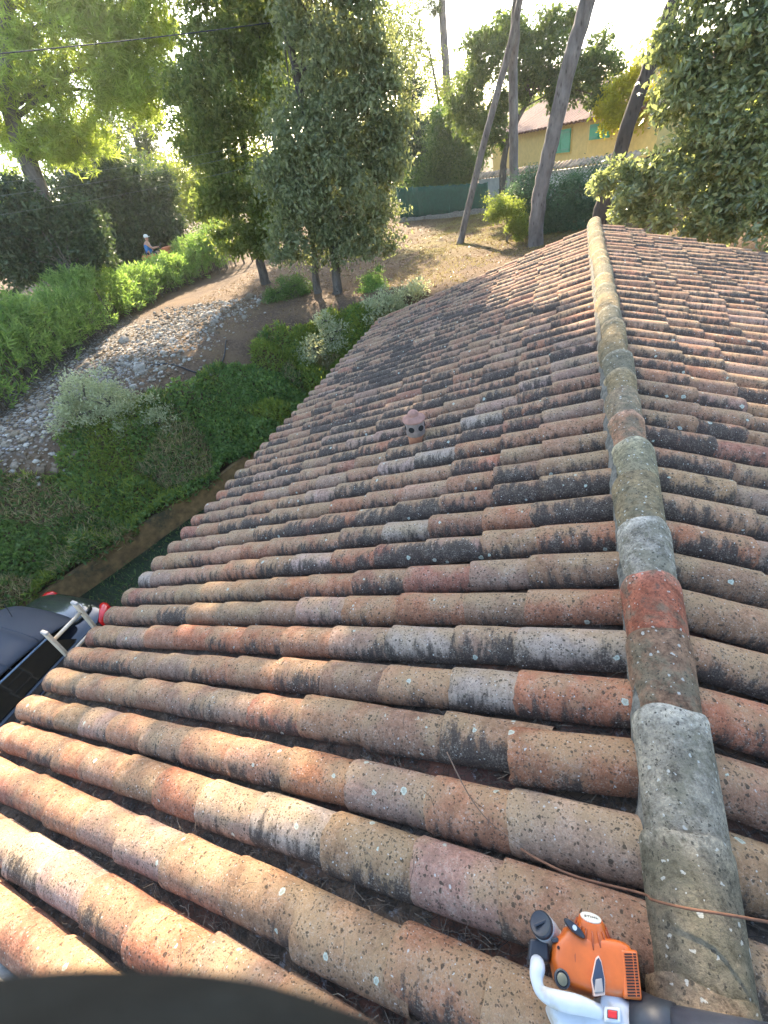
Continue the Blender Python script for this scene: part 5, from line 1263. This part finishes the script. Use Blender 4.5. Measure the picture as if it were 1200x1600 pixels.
for s in (.38, -.38):
    MB().box(pp(-.12, s, .0), (.66, .2, .2), RZ).build('mudguard', REDO, tr, bevel=.07)
    wl = MB().lathe([(.25, -.1), (.46, -.1), (.5, -.06), (.5, .06), (.46, .1), (.25, .1)], pp(-.12, s, -.62), tuple(sxv), 28, cap=False).build('rear_wheel', simple('tractor_tyre', (.025, .025, .025), .9), tr, smooth=True, sharp=40)
    MB().lathe([(.25, -.04), (.25, .04)], pp(-.12, s, -.62), tuple(sxv), 20).build('rim', REDO, wl)
    MB().lathe([(.12, -.08), (.28, -.08), (.3, -.05), (.3, .05), (.28, .08), (.12, .08)], pp(1.15, s*.9, -.82), tuple(sxv), 24).build('front_wheel', simple('tractor_tyre_small', (.025, .025, .025), .9), tr, smooth=True, sharp=40)
MB().box(pp(.3, 0, -.35), (1.3, .4, .3), RZ).build('chassis', simple('grimy_iron', (.06, .05, .045), .8), tr, bevel=.03)
MB().box(pp(0, 0, -.09), (.4, .42, .1), RZ).box(pp(-.2, 0, .08), (.08, .42, .3), RZ).build('seat', BPL, tr, bevel=.03)
MB().tube([pp(.72, 0, .1), pp(.54, 0, .28)], .02, 8).build('steering_column', BPL, tr)
sa = Vector(pp(.54, 0, .28))-Vector(pp(.72, 0, .1)); sa.normalize(); s1_ = sa.orthogonal().normalized(); s2_ = sa.cross(s1_)
MB().tube([tuple(Vector(pp(.53, 0, .28))+(s1_*math.cos(a)+s2_*math.sin(a))*.2) for a in np.linspace(0, 2*math.pi, 25)], .016, 8, cap=False).build('steering_wheel', BPL, tr, smooth=True)

# ------------------------------------------------------------------ the photographer's gloved hand at the bottom of the lens
GLOVE = simple('dark_work_glove', (.0028, .0042, .0055), .9, .35, 160, .3, spec=.06)
CR, CU, CB = (Vector([CAMM[i][k] for i in range(3)]) for k in range(3))
def lens(x, y, z): return tuple(CAMP+CR*x+CU*y-CB*z)
hand = empty('gloved_hand', lens(.02, -.12, .03)); tag(hand, 'dark out of focus gloved hand across the bottom left, close to the lens', 'hand')
hm_ = MB()
def ball(c, r, sc=(1, 1, 1)):
    hm_.lathe([(r*math.sin(a), -r*math.cos(a)) for a in np.linspace(.02, math.pi-.02, 14)], lens(*c), tuple(CR), 20)
ball((-.0124, -.0513, -.0092), .0425); ball((-.008, -.085, -.022), .036); ball((-.004, -.115, -.03), .032)
hm_.tube([lens(-.006, -.1, -.026), lens(.0, -.17, -.045), lens(.004, -.25, -.07)], [.032, .028, .034], 20)
for a, b, c, rr in [((-.112, -.075, -.012), (-.088, -.06, -.024), (-.04, -.058, -.018), .0115), ((-.112, -.096, -.016), (-.09, -.082, -.03), (-.035, -.076, -.02), .011), ((-.104, -.116, -.022), (-.085, -.103, -.036), (-.03, -.094, -.024), .0105), ((-.09, -.134, -.03), (-.074, -.122, -.042), (-.028, -.112, -.03), .009), ((.062, -.07, -.02), (.05, -.068, -.03), (.01, -.072, -.022), .0125)]:
    hm_.tube(smooth_path([lens(*c), lens(*b), lens(*a)], 6), [rr*1.15]*4+[rr*1.05]*4+[rr]*5, 14); ball(a, rr)
gl = hm_.build('glove', GLOVE, hand, smooth=True)
rm_ = gl.modifiers.new('remesh', 'REMESH'); rm_.mode = 'VOXEL'; rm_.voxel_size = .0022; rm_.use_smooth_shade = True
sm_ = gl.modifiers.new('smooth', 'SMOOTH'); sm_.factor = .5; sm_.iterations = 6

# ------------------------------------------------------------------ haze box added to stand in for the sun's veiling glare
hz = MB().box((-8, 30, 9.0), (150, 120, 28.0)).build('haze', None)
hz['kind'] = 'stuff'
hm = NT('haze'); pv = hm.new('ShaderNodeVolumePrincipled')
pv.inputs['Color'].default_value = (.95, .96, .95, 1); pv.inputs['Density'].default_value = .0005; pv.inputs['Anisotropy'].default_value = .6
for l in list(hm.t.links): hm.t.links.remove(l)
hm.link(pv.outputs[0], hm.out.inputs['Volume'])
hz.data.materials.append(hm.m)
